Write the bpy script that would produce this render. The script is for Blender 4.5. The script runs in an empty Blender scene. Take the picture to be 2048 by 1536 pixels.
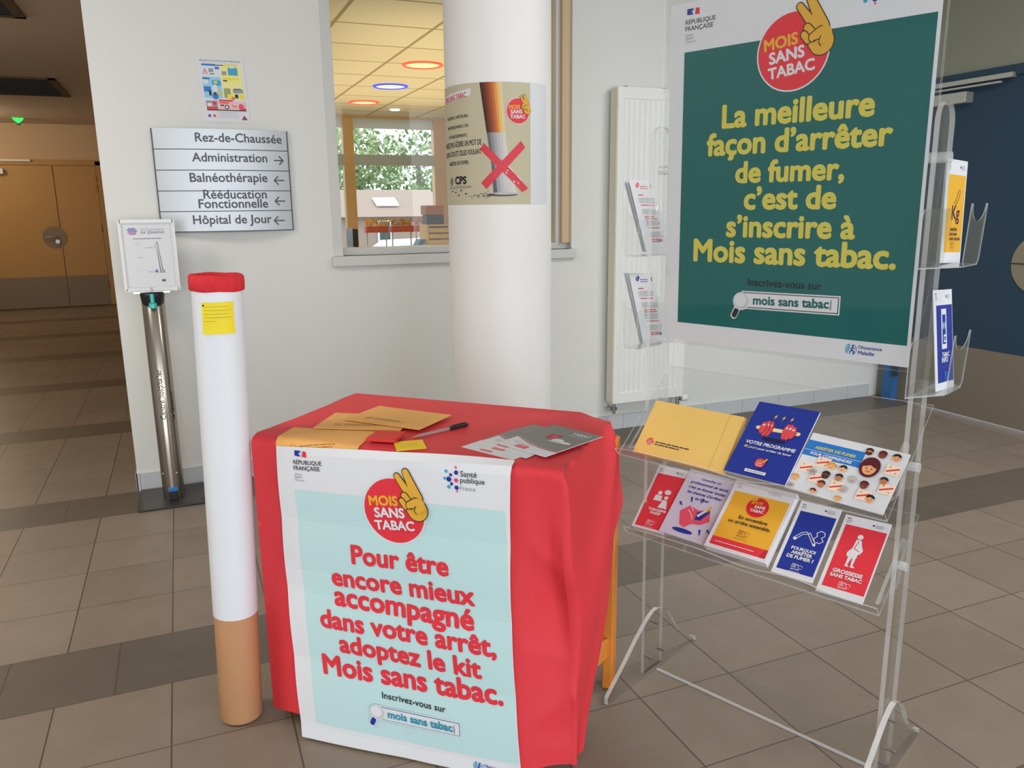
import bpy, bmesh, math, random
from mathutils import Vector, Matrix
random.seed(7)
sc = bpy.context.scene
COL = sc.collection
pi = math.pi

# ------------------------------------------------------------------ camera, world, lights, exposure
cd = bpy.data.cameras.new('camera'); cam = bpy.data.objects.new('camera', cd); COL.objects.link(cam)
cd.sensor_width = 36; cd.lens = 1577.6 / 2048 * 36; cd.clip_start = .05; cd.clip_end = 200
_r = Vector((0.92332, -0.38389, -0.010537)); _u = Vector((0.09312, 0.197185, 0.975934)); _f = Vector((0.372573, 0.90208, -0.217813))
m4 = Matrix((( _r.x, _u.x, -_f.x, 0), (_r.y, _u.y, -_f.y, 0), (_r.z, _u.z, -_f.z, 1.3307), (0, 0, 0, 1)))
cam.matrix_world = m4
sc.camera = cam
w = bpy.data.worlds.new('sky'); sc.world = w; w.use_nodes = True
bg = w.node_tree.nodes['Background']; bg.inputs[0].default_value = (.88, .94, 1.0, 1); bg.inputs[1].default_value = 2.4
vs = sc.view_settings
vs.view_transform = 'Standard'; vs.look = 'None'; vs.gamma = 1; vs.use_curve_mapping = False
vs.exposure = -0.05
try:
    sc.cycles.transparent_max_bounces = 40; sc.cycles.max_bounces = 10; sc.cycles.sample_clamp_indirect = 4
except Exception: pass
def light(name, kind, loc, target, energy, col, size=1.0, sy=None, spread=None):
    l = bpy.data.lights.new(name, kind); l.energy = energy; l.color = col
    if kind == 'AREA':
        l.shape = 'RECTANGLE'; l.size = size; l.size_y = sy or size
        if spread: l.spread = spread
    elif kind != 'SUN': l.shadow_soft_size = size
    o = bpy.data.objects.new(name, l); COL.objects.link(o); o.location = loc
    d = Vector(target) - Vector(loc); o.rotation_euler = d.to_track_quat('-Z', 'Y').to_euler()
    return o
light('daylight_facade', 'AREA', (.2, -3.7, 1.5), (.8, 4, 1.2), 148, (.94, .97, 1.0), 8.0, 2.6)
light('hall_ceiling_lamp', 'AREA', (3.1, 1.5, 2.78), (3.1, 1.5, 0), 50, (1, .98, .95), .8, .8)
light('hall_ceiling_lamp', 'AREA', (-1.9, 2.4, 2.78), (-1.9, 2.4, 0), 60, (1, .90, .78), .8, .8)
light('corridor_lamp', 'POINT', (-2.7, 11.6, 2.25), (0, 0, 0), 27, (1, .82, .6), .12)
light('corridor_lamp', 'POINT', (-2.2, 6.2, 2.3), (0, 0, 0), 15, (1, .82, .6), .12)
light('reception_fill', 'AREA', (2.0, 6.5, 1.75), (2.0, 6.5, 3), 32, (1, .81, .48), 2.2, 4.2)  # unseen uplight panel added to brighten the reception ceiling
light('reception_fill', 'AREA', (2.0, 6.9, 2.33), (2.0, 7.2, 0), 30, (1, .86, .6), 2.0, 3.0)

# ------------------------------------------------------------------ materials
def lin(c):
    return tuple(((x / 255) / 12.92 if x / 255 <= .04045 else ((x / 255 + .055) / 1.055) ** 2.4) for x in c) + (1,)
_M = {}
def mat(name, rgb, rough=.6, metal=0, spec=.4, bump=0, bscale=60, vary=0):
    if name in _M: return _M[name]
    m = bpy.data.materials.new(name); m.use_nodes = True; _M[name] = m
    nt = m.node_tree; p = nt.nodes['Principled BSDF']
    p.inputs['Base Color'].default_value = lin(rgb); p.inputs['Roughness'].default_value = rough
    p.inputs['Metallic'].default_value = metal; p.inputs['Specular IOR Level'].default_value = spec
    if bump or vary:
        tc = nt.nodes.new('ShaderNodeTexCoord'); nz = nt.nodes.new('ShaderNodeTexNoise')
        nz.inputs['Scale'].default_value = bscale; nz.inputs['Detail'].default_value = 4
        nt.links.new(tc.outputs['Object'], nz.inputs['Vector'])
        if bump:
            b = nt.nodes.new('ShaderNodeBump'); b.inputs['Strength'].default_value = bump; b.inputs['Distance'].default_value = .004
            nt.links.new(nz.outputs['Fac'], b.inputs['Height']); nt.links.new(b.outputs['Normal'], p.inputs['Normal'])
        if vary:
            mx = nt.nodes.new('ShaderNodeMix'); mx.data_type = 'RGBA'
            c = lin(rgb); mx.inputs['A'].default_value = tuple(x * (1 - vary) for x in c[:3]) + (1,)
            mx.inputs['B'].default_value = tuple(min(1, x * (1 + vary)) for x in c[:3]) + (1,)
            nt.links.new(nz.outputs['Fac'], mx.inputs['Factor']); nt.links.new(mx.outputs['Result'], p.inputs['Base Color'])
    return m
def clear(name, tint=(.97, .98, .98), refl=.9, cover=0, rough=.03, ior=1.45, body=(.8, .82, .83)):
    if name in _M: return _M[name]
    m = bpy.data.materials.new(name); m.use_nodes = True; _M[name] = m
    nt = m.node_tree; nt.nodes.clear(); N = nt.nodes.new; L = nt.links.new
    out = N('ShaderNodeOutputMaterial'); tr = N('ShaderNodeBsdfTransparent'); tr.inputs[0].default_value = tint + (1,)
    gl = N('ShaderNodeBsdfGlossy'); gl.inputs['Roughness'].default_value = rough
    lw = N('ShaderNodeLayerWeight'); lw.inputs[0].default_value = .5
    pw = N('ShaderNodeMath'); pw.operation = 'POWER'; pw.inputs[1].default_value = 5
    mu = N('ShaderNodeMath'); mu.operation = 'MULTIPLY_ADD'; mu.inputs[1].default_value = .9 * refl; mu.inputs[2].default_value = .035 * refl
    mx = N('ShaderNodeMixShader'); L(lw.outputs['Facing'], pw.inputs[0]); L(pw.outputs[0], mu.inputs[0]); L(mu.outputs[0], mx.inputs[0])
    L(mx.outputs[0], out.inputs[0])
    if cover:
        df = N('ShaderNodeBsdfPrincipled'); df.inputs['Base Color'].default_value = body + (1,); df.inputs['Roughness'].default_value = .15
        m2 = N('ShaderNodeMixShader'); m2.inputs[0].default_value = cover
        L(tr.outputs[0], m2.inputs[1]); L(df.outputs[0], m2.inputs[2]); L(m2.outputs[0], mx.inputs[1])
    else: L(tr.outputs[0], mx.inputs[1])
    L(gl.outputs[0], mx.inputs[2])
    return m
def glow(name, rgb, strength):
    m = bpy.data.materials.new(name); m.use_nodes = True; _M[name] = m
    p = m.node_tree.nodes['Principled BSDF']; p.inputs['Base Color'].default_value = lin(rgb)
    p.inputs['Emission Color'].default_value = lin(rgb); p.inputs['Emission Strength'].default_value = strength
    return m
CLEAR = clear('clear_acrylic', tint=(.985, .99, .99), refl=.8)
EDGE = clear('acrylic_edge', tint=(.93, .95, .95), cover=.40, rough=.1, body=(.9, .92, .92))
GLASS = clear('window_glass', tint=(.97, .99, .98), refl=.45)
FILM = clear('plastic_film', tint=(.97, .97, .97), refl=.4, cover=.0, rough=.08)
PAPER = mat('white_paper', (222, 224, 229), .55)
WALL = mat('wall_paint', (222, 223, 220), .75, bump=.08, bscale=300)
WHITE = mat('white_enamel', (232, 234, 234), .35)
RED = mat('print_red', (226, 52, 66), .5)
INK = mat('print_black', (38, 40, 44), .55)
GREY = mat('print_grey', (150, 152, 156), .55)
LGREY = mat('print_light_grey', (196, 198, 202), .55)
NAVY = mat('print_blue', (30, 52, 152), .45)
YEL = mat('print_yellow', (232, 176, 52), .5)
TEAL = mat('print_teal', (4, 100, 98), .45)
LIME = mat('print_lime', (214, 202, 84), .5)
MINT = mat('print_mint', (190, 222, 224), .55)
HANDC = mat('print_hand_yellow', (224, 172, 62), .5)
DARKB = mat('print_dark_brown', (70, 44, 22), .55)
SKY = mat('print_sky_blue', (36, 120, 204), .5)
PINK = mat('print_pink', (222, 74, 120), .5)
CYAN = mat('print_cyan', (60, 160, 205), .5)

# ------------------------------------------------------------------ mesh helpers
class MB:
    def __init__(s): s.v = []; s.f = []; s.fm = []; s.mats = []; s.sm = []
    def mi(s, m):
        if m not in s.mats: s.mats.append(m)
        return s.mats.index(m)
    def add(s, vs, fs, m, smooth=False):
        o = len(s.v); s.v += [Vector(v) for v in vs]; k = s.mi(m)
        for f in fs: s.f.append(tuple(i + o for i in f)); s.fm.append(k); s.sm.append(smooth)
        return s
    def hexa(s, c, m):      # 8 corners: bottom 4 ccw, top 4 ccw
        return s.add(c, [(3, 2, 1, 0), (4, 5, 6, 7), (0, 1, 5, 4), (1, 2, 6, 5), (2, 3, 7, 6), (3, 0, 4, 7)], m)
    def box(s, a, b, m, F=None):
        F = F or (lambda x, y, z: (x, y, z)); (x0, y0, z0), (x1, y1, z1) = a, b
        return s.hexa([F(x0, y0, z0), F(x1, y0, z0), F(x1, y1, z0), F(x0, y1, z0), F(x0, y0, z1), F(x1, y0, z1), F(x1, y1, z1), F(x0, y1, z1)], m)
    def plate(s, pts, F, t0, t1, m, medge=None, open_base=False):   # polygon pts (p,q) extruded along third coord; F(p,q,t)
        n = len(pts); me = medge or m
        s.add([F(p, q, t0) for p, q in pts], [tuple(range(n))[::-1]], m)
        s.add([F(p, q, t1) for p, q in pts], [tuple(range(n))], m)
        s.add([F(p, q, t0) for p, q in pts] + [F(p, q, t1) for p, q in pts], [(i, (i + 1) % n, n + (i + 1) % n, n + i) for i in range(n - 1 if open_base else n)], me)
        if open_base: s.add([F(*pts[-1], t0), F(*pts[0], t0), F(*pts[0], t1), F(*pts[-1], t1)], [(0, 1, 2, 3)], m)
        return s
    def strip(s, prof, F, t0, t1, thick, m, medge=None):  # open profile polyline (p,q) with thickness, extruded t0..t1
        n = len(prof); lo = []; hi = []
        for i in range(n):
            a = Vector(prof[max(i - 1, 0)]); b = Vector(prof[min(i + 1, n - 1)]); d = (b - a).normalized(); nn = Vector((-d.y, d.x)) * thick / 2
            p = Vector(prof[i]); lo.append(p - nn); hi.append(p + nn)
        return s.plate_q(lo, hi, F, t0, t1, m, medge or m)
    def plate_q(s, lo, hi, F, t0, t1, m, me):
        n = len(lo); V = []
        for t in (t0, t1): V += [F(p.x, p.y, t) for p in lo] + [F(p.x, p.y, t) for p in hi]
        k = 2 * n
        s.add(V, [(i, i + 1, k + i + 1, k + i) for i in range(n - 1)] + [(n + i, k + n + i, k + n + i + 1, n + i + 1) for i in range(n - 1)], m, True)
        s.add(V, [(i, n + i, n + i + 1, i + 1) for i in range(n - 1)] + [(k + i, k + i + 1, k + n + i + 1, k + n + i) for i in range(n - 1)] + [(0, k, k + n, n), (n - 1, 2 * n - 1, k + 2 * n - 1, k + n - 1)], me)
        return s
    def tube(s, path, r, m, n=12, cap=True):
        P = [Vector(p) for p in path]; R = r if isinstance(r, (list, tuple)) else [r] * len(P); V = []; up = None
        for i, p in enumerate(P):
            d = (P[min(i + 1, len(P) - 1)] - P[max(i - 1, 0)]).normalized()
            if up is None: up = d.orthogonal().normalized()
            up = (up - d * up.dot(d)).normalized(); x = d.cross(up)
            V += [p + (up * math.cos(2 * pi * k / n) + x * math.sin(2 * pi * k / n)) * R[i] for k in range(n)]
        F = [(i * n + k, i * n + (k + 1) % n, (i + 1) * n + (k + 1) % n, (i + 1) * n + k) for i in range(len(P) - 1) for k in range(n)]
        s.add(V, F, m, True)
        if cap:
            s.add(V[:n], [tuple(range(n))[::-1]], m); s.add(V[-n:], [tuple(range(n))], m)
        return s
    def lathe(s, c, prof, m, n=48, smooth=True, axis=None):  # prof (r,z)
        c = Vector(c); ax = Vector(axis).normalized() if axis else Vector((0, 0, 1)); X = ax.orthogonal().normalized(); Y = ax.cross(X); V = []
        for r, z in prof: V += [c + ax * z + (X * math.cos(2 * pi * k / n) + Y * math.sin(2 * pi * k / n)) * r for k in range(n)]
        return s.add(V, [(i * n + k, i * n + (k + 1) % n, (i + 1) * n + (k + 1) % n, (i + 1) * n + k) for i in range(len(prof) - 1) for k in range(n)], m, smooth)
    def grid(s, fn, nu, nv, m, smooth=True):
        V = [fn(i / nu, j / nv) for j in range(nv + 1) for i in range(nu + 1)]
        return s.add(V, [(j * (nu + 1) + i, j * (nu + 1) + i + 1, (j + 1) * (nu + 1) + i + 1, (j + 1) * (nu + 1) + i) for j in range(nv) for i in range(nu)], m, smooth)
    def build(s, name, parent=None, merge=0, bevel=0, origin=None, recalc=False):
        if parent is not None: o0 = Vector(parent['_o']) if '_o' in parent else Vector(parent.location)
        elif origin is not None: o0 = Vector(origin)
        else:
            xs = [v.x for v in s.v]; ys = [v.y for v in s.v]; zs = [v.z for v in s.v]
            o0 = Vector(((min(xs) + max(xs)) / 2, (min(ys) + max(ys)) / 2, min(zs)))
        me = bpy.data.meshes.new(name); me.from_pydata([v - o0 for v in s.v], [], s.f)
        for mm in s.mats: me.materials.append(mm)
        me.polygons.foreach_set('material_index', s.fm); me.polygons.foreach_set('use_smooth', s.sm)
        if merge or recalc:
            bm = bmesh.new(); bm.from_mesh(me)
            if merge: bmesh.ops.remove_doubles(bm, verts=bm.verts, dist=merge)
            if recalc: bmesh.ops.recalc_face_normals(bm, faces=bm.faces)
            bm.to_mesh(me); bm.free()
        me.update()
        ob = bpy.data.objects.new(name, me); COL.objects.link(ob)
        if parent is not None: ob.parent = parent
        else: ob.location = o0
        ob['_o'] = tuple(o0)
        if bevel:
            bv = ob.modifiers.new('bevel', 'BEVEL'); bv.width = bevel; bv.segments = 2; bv.limit_method = 'ANGLE'
        return ob
def tag(o, label, cat, group=None, kind=None):
    o['label'] = label; o['category'] = cat
    if group: o['group'] = group
    if kind: o['kind'] = kind
    return o
def struct(o, label, cat): return tag(o, label, cat, kind='structure')
def thing(name, loc, label, cat, group=None):
    o = bpy.data.objects.new(name, None); COL.objects.link(o); o.location = loc; o.empty_display_size = .05; o['_o'] = tuple(loc)
    return tag(o, label, cat, group)

# ------------------------------------------------------------------ printed sheets
_TC = {}
def text_geo(body, bold, shear, spacing):
    k = (body, bold, shear, spacing)
    if k in _TC: return _TC[k]
    c = bpy.data.curves.new('lettering', 'FONT'); c.body = body; c.size = 1; c.offset = bold; c.shear = shear; c.space_character = spacing
    c.resolution_u = 3
    o = bpy.data.objects.new('lettering', c); COL.objects.link(o)
    dg = bpy.context.evaluated_depsgraph_get(); m = bpy.data.meshes.new_from_object(o.evaluated_get(dg))
    V = [(v.co.x, v.co.y) for v in m.vertices]; F = [tuple(p.vertices) for p in m.polygons]
    bpy.data.objects.remove(o); bpy.data.curves.remove(c); bpy.data.meshes.remove(m)
    x0 = min(v[0] for v in V); x1 = max(v[0] for v in V)
    _TC[k] = ([(x - x0, y) for x, y in V], F, x1 - x0)
    return _TC[k]
class Sheet:   # 2-D design, y up, metres
    def __init__(s): s.items = []; s.k = 1; s.lock = None
    def next(s):
        if s.lock is not None: return s.lock
        s.k += 1; return s.k - 1
    def raw(s, V, F, m, layer=None, sub=0):
        if layer is None: layer = s.next()
        s.items.append((V, F, m, layer, sub)); return s
    def rect(s, x0, y0, x1, y1, m, nx=1, ny=1, layer=None, sk=0):
        V = [(x0 + (x1 - x0) * i / nx, y0 + (y1 - y0) * j / ny + sk * i / nx) for j in range(ny + 1) for i in range(nx + 1)]
        return s.raw(V, [(j * (nx + 1) + i, j * (nx + 1) + i + 1, (j + 1) * (nx + 1) + i + 1, (j + 1) * (nx + 1) + i) for j in range(ny) for i in range(nx)], m, layer)
    def quad(s, c, m, nx=1, ny=1, layer=None):  # BL BR TR TL
        def L(u, v): return tuple((c[0][k] * (1 - u) + c[1][k] * u) * (1 - v) + (c[3][k] * (1 - u) + c[2][k] * u) * v for k in (0, 1))
        V = [L(i / nx, j / ny) for j in range(ny + 1) for i in range(nx + 1)]
        return s.raw(V, [(j * (nx + 1) + i, j * (nx + 1) + i + 1, (j + 1) * (nx + 1) + i + 1, (j + 1) * (nx + 1) + i) for j in range(ny) for i in range(nx)], m, layer)
    def poly(s, pts, m, layer=None): return s.raw(list(pts), [tuple(range(len(pts)))], m, layer)
    def disc(s, x, y, r, m, ry=None, n=36, rot=0, layer=None, rings=1):
        ry = ry or r; c, q = math.cos(rot), math.sin(rot); V = [(x, y)]; F = []
        for k in range(1, rings + 1):
            V += [(x + (r * math.cos(2 * pi * i / n) * c - ry * math.sin(2 * pi * i / n) * q) * k / rings, y + (r * math.cos(2 * pi * i / n) * q + ry * math.sin(2 * pi * i / n) * c) * k / rings) for i in range(n)]
        F = [(0, 1 + i, 1 + (i + 1) % n) for i in range(n)]
        for k in range(rings - 1):
            a = 1 + k * n; b = a + n; F += [(a + i, b + i, b + (i + 1) % n, a + (i + 1) % n) for i in range(n)]
        return s.raw(V, F, m, layer)
    def cap(s, a, b, r0, m, r1=None, layer=None, n=10, sub=0):  # capsule
        r1 = r0 if r1 is None else r1; an = math.atan2(b[1] - a[1], b[0] - a[0])
        P = [(a[0] + r0 * math.cos(an + pi / 2 + pi * i / n), a[1] + r0 * math.sin(an + pi / 2 + pi * i / n)) for i in range(n + 1)]
        P += [(b[0] + r1 * math.cos(an - pi / 2 + pi * i / n), b[1] + r1 * math.sin(an - pi / 2 + pi * i / n)) for i in range(n + 1)]
        return s.raw(P, [tuple(range(len(P)))], m, layer, sub)
    def line(s, pts, wd, m, layer=None):
        L = s.next() if layer is None else layer
        for q_, (a, b) in enumerate(zip(pts, pts[1:])): s.cap(a, b, wd / 2, m, layer=L, n=5, sub=q_)
        return s
    def text(s, body, x, y, wd, m, bold=0, y2=None, shear=0, sp=1, hs=1, align='l', layer=None):
        V, F, W = text_geo(body, 0, shear, sp); k = wd / (W + 2 * bold); sy = ((y2 - y) / wd) if y2 is not None else 0
        ca = 1 / math.sqrt(1 + sy * sy); sa = sy * ca
        ox = x - (wd / 2 if align == 'c' else wd if align == 'r' else 0)
        if layer is None: layer = s.next()
        sh = [(0, 0)] + ([(bold * math.cos(2 * pi * q / 8), bold * math.sin(2 * pi * q / 8)) for q in range(8)] if bold else [])
        for q_, (dx, dy) in enumerate(sh):
            s.raw([(ox + (px + dx + bold) * k * ca - (py + dy) * k * hs * sa, y + (px + dx + bold) * k * sa + (py + dy) * k * hs * ca) for px, py in V], F, m, layer, q_)
        return s
    def greek(s, x0, y0, x1, n, dy, m, h=.0012, ragged=.25):   # illegible small print as broken bars
        L = s.next()
        for i in range(n):
            x = x0; e = x1 - (x1 - x0) * random.random() * ragged; yy = y0 - i * dy
            while x < e:
                ln = min(random.uniform(2.5, 8) * h, e - x); s.rect(x, yy, x + ln, yy + h, m, layer=L); x += ln + h * .7
        return s
    def emit(s, mb, fn, eps=.00025):
        for V, F, m, L, q in s.items: mb.add([fn(x, y, L * eps + q * max(eps * .07, 8e-6)) for x, y in V], F, m, False)
        return mb
def logo(S, x, y, R, rot=.10, simple=False):    # red round badge with three words and a V hand
    c, q = math.cos(rot), math.sin(rot)
    T = lambda px, py: (x + R * (px * c - py * q), y + R * (px * q + py * c))
    if not simple: S.disc(x, y, R * 1.04, PAPER, rings=3)
    S.disc(x, y, R, RED, rings=3)
    def wd(body, cx, cy, wd_, m):
        a = T(cx - wd_ / 2, cy - .16); b = T(cx + wd_ / 2, cy - .16)
        S.text(body, a[0], a[1], R * wd_, m, .035, y2=b[1], hs=.98)
    wd('MOIS', -.32, .33, .98, LIME if False else YEL); wd('SANS', -.17, -.04, 1.02, PAPER); wd('TABAC', -.06, -.43, 1.34, PAPER)
    o = .028
    parts = [((.26, 1.08), (.62, .50), .085, .12), ((.56, 1.20), (.86, .42), .10, .16), ((.75, .12), (.80, .06), .31, .33)]
    if not simple:
        L0 = S.k; S.k += 1
        for q_, (a, b, r0, r1) in enumerate(parts): S.cap(T(*a), T(*b), (r0 + o) * R, DARKB, (r1 + o) * R, layer=L0, n=16, sub=q_)
    L1 = S.k; S.k += 1
    for q_, (a, b, r0, r1) in enumerate(parts): S.cap(T(*a), T(*b), r0 * R, HANDC, r1 * R, layer=L1, n=16, sub=q_)
    for a, b, r in (((.44, .50), (.56, .34), .095), ((.34, .34), (.44, .18), .085), ((.58, .22), (.80, .33), .105)):
        if not simple: S.cap(T(*a), T(*b), (r + o) * R, DARKB)
        S.cap(T(*a), T(*b), r * R, HANDC)
    if not simple:
        S.disc(*T(.88, .22), .22 * R, HANDC)
        S.line([T(.60, .13), T(.74, .13), T(.80, .20)], .026 * R, DARKB); S.line([T(.77, .17), T(.73, .04), T(.79, -.05)], .022 * R, DARKB)
def republique(S, x, y, w_, dy=0, small=True):     # x,y = left / baseline of the first word line, w_ = width of the first line
    f = w_ / .080
    S.quad([(x + .004 * f, y + .021 * f), (x + .019 * f, y + .020 * f), (x + .021 * f, y + .034 * f), (x + .004 * f, y + .034 * f)], NAVY)
    S.quad([(x + .025 * f, y + .020 * f), (x + .037 * f, y + .019 * f), (x + .037 * f, y + .033 * f), (x + .027 * f, y + .034 * f)], RED)
    S.disc(x + .019 * f, y + .027 * f, .003 * f, PAPER)
    S.text('RÉPUBLIQUE', x, y, w_, INK, .006, y2=y + dy * w_); S.text('FRANÇAISE', x, y - .0145 * f, w_ * .93, INK, .006, y2=y - .0145 * f + dy * w_)
    if small:
        for i, t in enumerate(('Liberté', 'Égalité', 'Fraternité')): S.text(t, x + .001 * f, y - (.026 + .0075 * i) * f, (.021, .022, .028)[i] * f, GREY, 0, shear=.25)
    else: pass
def sante(S, x, y, f=1, dy=0):     # dots and words, x,y at centre of dots
    for dx, dyy, r, m in ((-.012, 0, .0035, CYAN), (-.008, .018, .004, CYAN), (.004, .010, .004, NAVY), (-.001, -.001, .0065, NAVY), (.018, .017, .0055, NAVY), (.017, .028, .0025, PINK), (.018, -.002, .0055, PINK), (.006, -.012, .004, NAVY), (-.001, -.02, .0045, CYAN), (.019, -.02, .0055, NAVY), (.02, -.029, .0025, PINK)):
        S.disc(x + dx * f, y + dyy * f, r * f, m, n=14)
    S.text('Santé', x + .029 * f, y + .009 * f, .042 * f, INK, .004, y2=y + (.009 + dy * .04) * f); S.text('publique', x + .029 * f, y - .006 * f, .062 * f, INK, .004, y2=y + (-.006 + dy * .06) * f); S.text('France', x + .028 * f, y - .025 * f, .040 * f, GREY, 0, y2=y + (-.025 + dy * .04) * f)
def assurance(S, x, y, f=1):
    L = S.next()
    for a0, a1 in ((1.9, 4.1), (-1.2, 1.0)):
        S.line([(x + .0125 * f * math.cos(a0 + (a1 - a0) * k / 8), y + .0125 * f * math.sin(a0 + (a1 - a0) * k / 8)) for k in range(9)], .0018 * f, CYAN, layer=L)
    for dx, m in ((-.0055, CYAN), (.003, NAVY)):
        S.disc(x + (dx + .001) * f, y + .0085 * f, .0024 * f, m, n=12, layer=L + 1); S.line([(x + dx * f, y + .005 * f), (x + (dx - .001) * f, y - .001 * f), (x + (dx + .004) * f, y - .005 * f), (x + (dx + .003) * f, y - .011 * f)], .0026 * f, m, layer=L + 1); S.line([(x + (dx - .001) * f, y - .001 * f), (x + (dx - .005) * f, y - .009 * f)], .0024 * f, m, layer=L + 1); S.line([(x + (dx - .004) * f, y + .001 * f), (x + dx * f, y + .004 * f), (x + (dx + .006) * f, y + .002 * f)], .002 * f, m, layer=L + 1)
    S.k = max(S.k, L + 2)
    S.text("l'Assurance", x + .017 * f, y + .003 * f, .052 * f, NAVY, .012); S.text('Maladie', x + .017 * f, y - .010 * f, .036 * f, NAVY, .012)
def search(S, gx, gy, gr, bx1, by0, by1, sk, body, x, y, wd, y2, tm, frame):
    S.quad([(gx, by0 - .003), (bx1 + .003, by0 - .003 + sk), (bx1 + .003, by1 + .003 + sk), (gx, by1 + .003)], PAPER)
    S.quad([(gx, by0), (bx1, by0 + sk), (bx1, by1 + sk), (gx, by1)], frame)
    S.quad([(gx, by0 + .002), (bx1 - .002, by0 + .002 + sk), (bx1 - .002, by1 - .002 + sk), (gx, by1 - .002)], PAPER)
    S.cap((gx - .010, gy - .018), (gx - .018, gy - .036), .0085, PAPER); S.cap((gx - .012, gy - .024), (gx - .017, gy - .035), .0065, NAVY if frame is not INK else INK)
    S.disc(gx, gy, gr, PAPER); S.disc(gx, gy, gr * .88, LGREY); S.disc(gx - .002, gy + .002, gr * .72, PAPER)
    S.text(body, x, y, wd, tm, .03, y2=y2); S.rect(x + wd + .003, y2 - .004, x + wd + .0045, y2 + .019, INK)
def tis(S, x, y, f, m):      # 'tabac info service' mark with a small balloon
    for i, t in enumerate(('tabac', 'info', 'service')): S.text(t, x, y - i * .0062 * f, (.016, .0115, .02)[i] * f, m, .01)
    L = S.k; S.k += 1
    pts = [(x + .021 * f + .0048 * f * math.cos(t), y - .003 * f + .0048 * f * math.sin(t)) for t in [k * .55 for k in range(11)]]
    S.line(pts, .0009 * f, m)
    S.greek(x - .003 * f, y - .018 * f, x + .026 * f, 1, .003, m, .0009 * f, 0)
def paperbox(mb, x0, y0, x1, y1, fn, t, m=None, nx=1, ny=1):   # sheet body below layer 0
    m = m or PAPER
    mb.grid(lambda u, v: fn(x0 + (x1 - x0) * u, y0 + (y1 - y0) * v, 0), nx, ny, m, False)
    mb.grid(lambda u, v: fn(x1 - (x1 - x0) * u, y0 + (y1 - y0) * v, -t), nx, ny, m, False)
    for (a, b, n) in (((x0, y0), (x1, y0), nx), ((x1, y0), (x1, y1), ny), ((x1, y1), (x0, y1), nx), ((x0, y1), (x0, y0), ny)):
        mb.grid(lambda u, v: fn(a[0] + (b[0] - a[0]) * u, a[1] + (b[1] - a[1]) * u, -t * (1 - v)), n, 1, m, False)
    return mb

# ------------------------------------------------------------------ SETTING
YW = 4.08
def floor_mat():
    m = bpy.data.materials.new('floor_tiles'); m.use_nodes = True; nt = m.node_tree; N = nt.nodes.new; L = nt.links.new
    p = nt.nodes['Principled BSDF']; tc = N('ShaderNodeTexCoord'); sx = N('ShaderNodeSeparateXYZ'); L(tc.outputs['Object'], sx.inputs[0])
    def M(op, a, b=None, c=None):
        n = N('ShaderNodeMath'); n.operation = op
        for i, v in enumerate((a, b, c)):
            if v is None: continue
            if isinstance(v, (int, float)): n.inputs[i].default_value = v
            else: L(v, n.inputs[i])
        return n.outputs[0]
    X, Y = sx.outputs[0], sx.outputs[1]
    ry = M('DIVIDE', M('SUBTRACT', Y, 2.2665 - 30), .3); row = M('FLOOR', ry); fy = M('FRACT', ry)
    band = M('LESS_THAN', M('MODULO', row, 5), .5)
    ph = M('MULTIPLY_ADD', band, .0115 - .162, .162)
    rx = M('DIVIDE', M('ADD', M('SUBTRACT', X, ph), 30), .3); col = M('FLOOR', rx); fx = M('FRACT', rx)
    g = .0085
    def joint(f, gg): return M('MAXIMUM', M('LESS_THAN', f, gg), M('GREATER_THAN', f, 1 - gg))
    jx = joint(fx, .0075); jy = joint(fy, .0055)
    jt = M('MAXIMUM', jx, jy)
    wn = N('ShaderNodeTexWhiteNoise'); wn.noise_dimensions = '2D'; cb = N('ShaderNodeCombineXYZ'); L(row, cb.inputs[0]); L(col, cb.inputs[1]); L(cb.outputs[0], wn.inputs['Vector'])
    nz = N('ShaderNodeTexNoise'); nz.inputs['Scale'].default_value = 9; nz.inputs['Detail'].default_value = 6; nz.inputs['Roughness'].default_value = .6; L(tc.outputs['Object'], nz.inputs['Vector'])
    nz2 = N('ShaderNodeTexNoise'); nz2.inputs['Scale'].default_value = 260; nz2.inputs['Detail'].default_value = 2; L(tc.outputs['Object'], nz2.inputs['Vector'])
    def mix(f, a, b, bt='MIX'):
        n = N('ShaderNodeMix'); n.data_type = 'RGBA'; n.blend_type = bt
        for s_, v in (('Factor', f), ('A', a), ('B', b)):
            if isinstance(v, (int, float)): n.inputs[s_].default_value = v
            elif isinstance(v, tuple): n.inputs[s_].default_value = v
            else: L(v, n.inputs[s_])
        return n.outputs['Result']
    light_ = mix(nz.outputs[0], lin((125, 113, 100)), lin((144, 131, 118))); dark = mix(nz.outputs[0], lin((92, 84, 75)), lin((110, 101, 91)))
    base = mix(band, light_, dark)
    k = M('MULTIPLY_ADD', wn.outputs[0], .14, .93); k = M('MULTIPLY', k, M('MULTIPLY_ADD', nz2.outputs[0], .2, .9))
    cc = N('ShaderNodeCombineColor'); [L(k, cc.inputs[i]) for i in range(3)]
    base = mix(1.0, base, cc.outputs[0], 'MULTIPLY')
    base = mix(jt, base, lin((86, 75, 65)))
    L(base, p.inputs['Base Color']); p.inputs['Roughness'].default_value = .38; p.inputs['Specular IOR Level'].default_value = .35
    bp = N('ShaderNodeBump'); bp.inputs['Strength'].default_value = .5; bp.inputs['Distance'].default_value = .002; bp.invert = True; L(jt, bp.inputs['Height']); L(bp.outputs[0], p.inputs['Normal'])
    return m
FL_M = floor_mat()
struct(MB().box((-6, -4, -.1), (4.6, 13.3, 0), FL_M).build('floor', origin=(0, 0, 0)), 'beige and grey-brown square tiled floor of the hall and corridor', 'floor')
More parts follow.
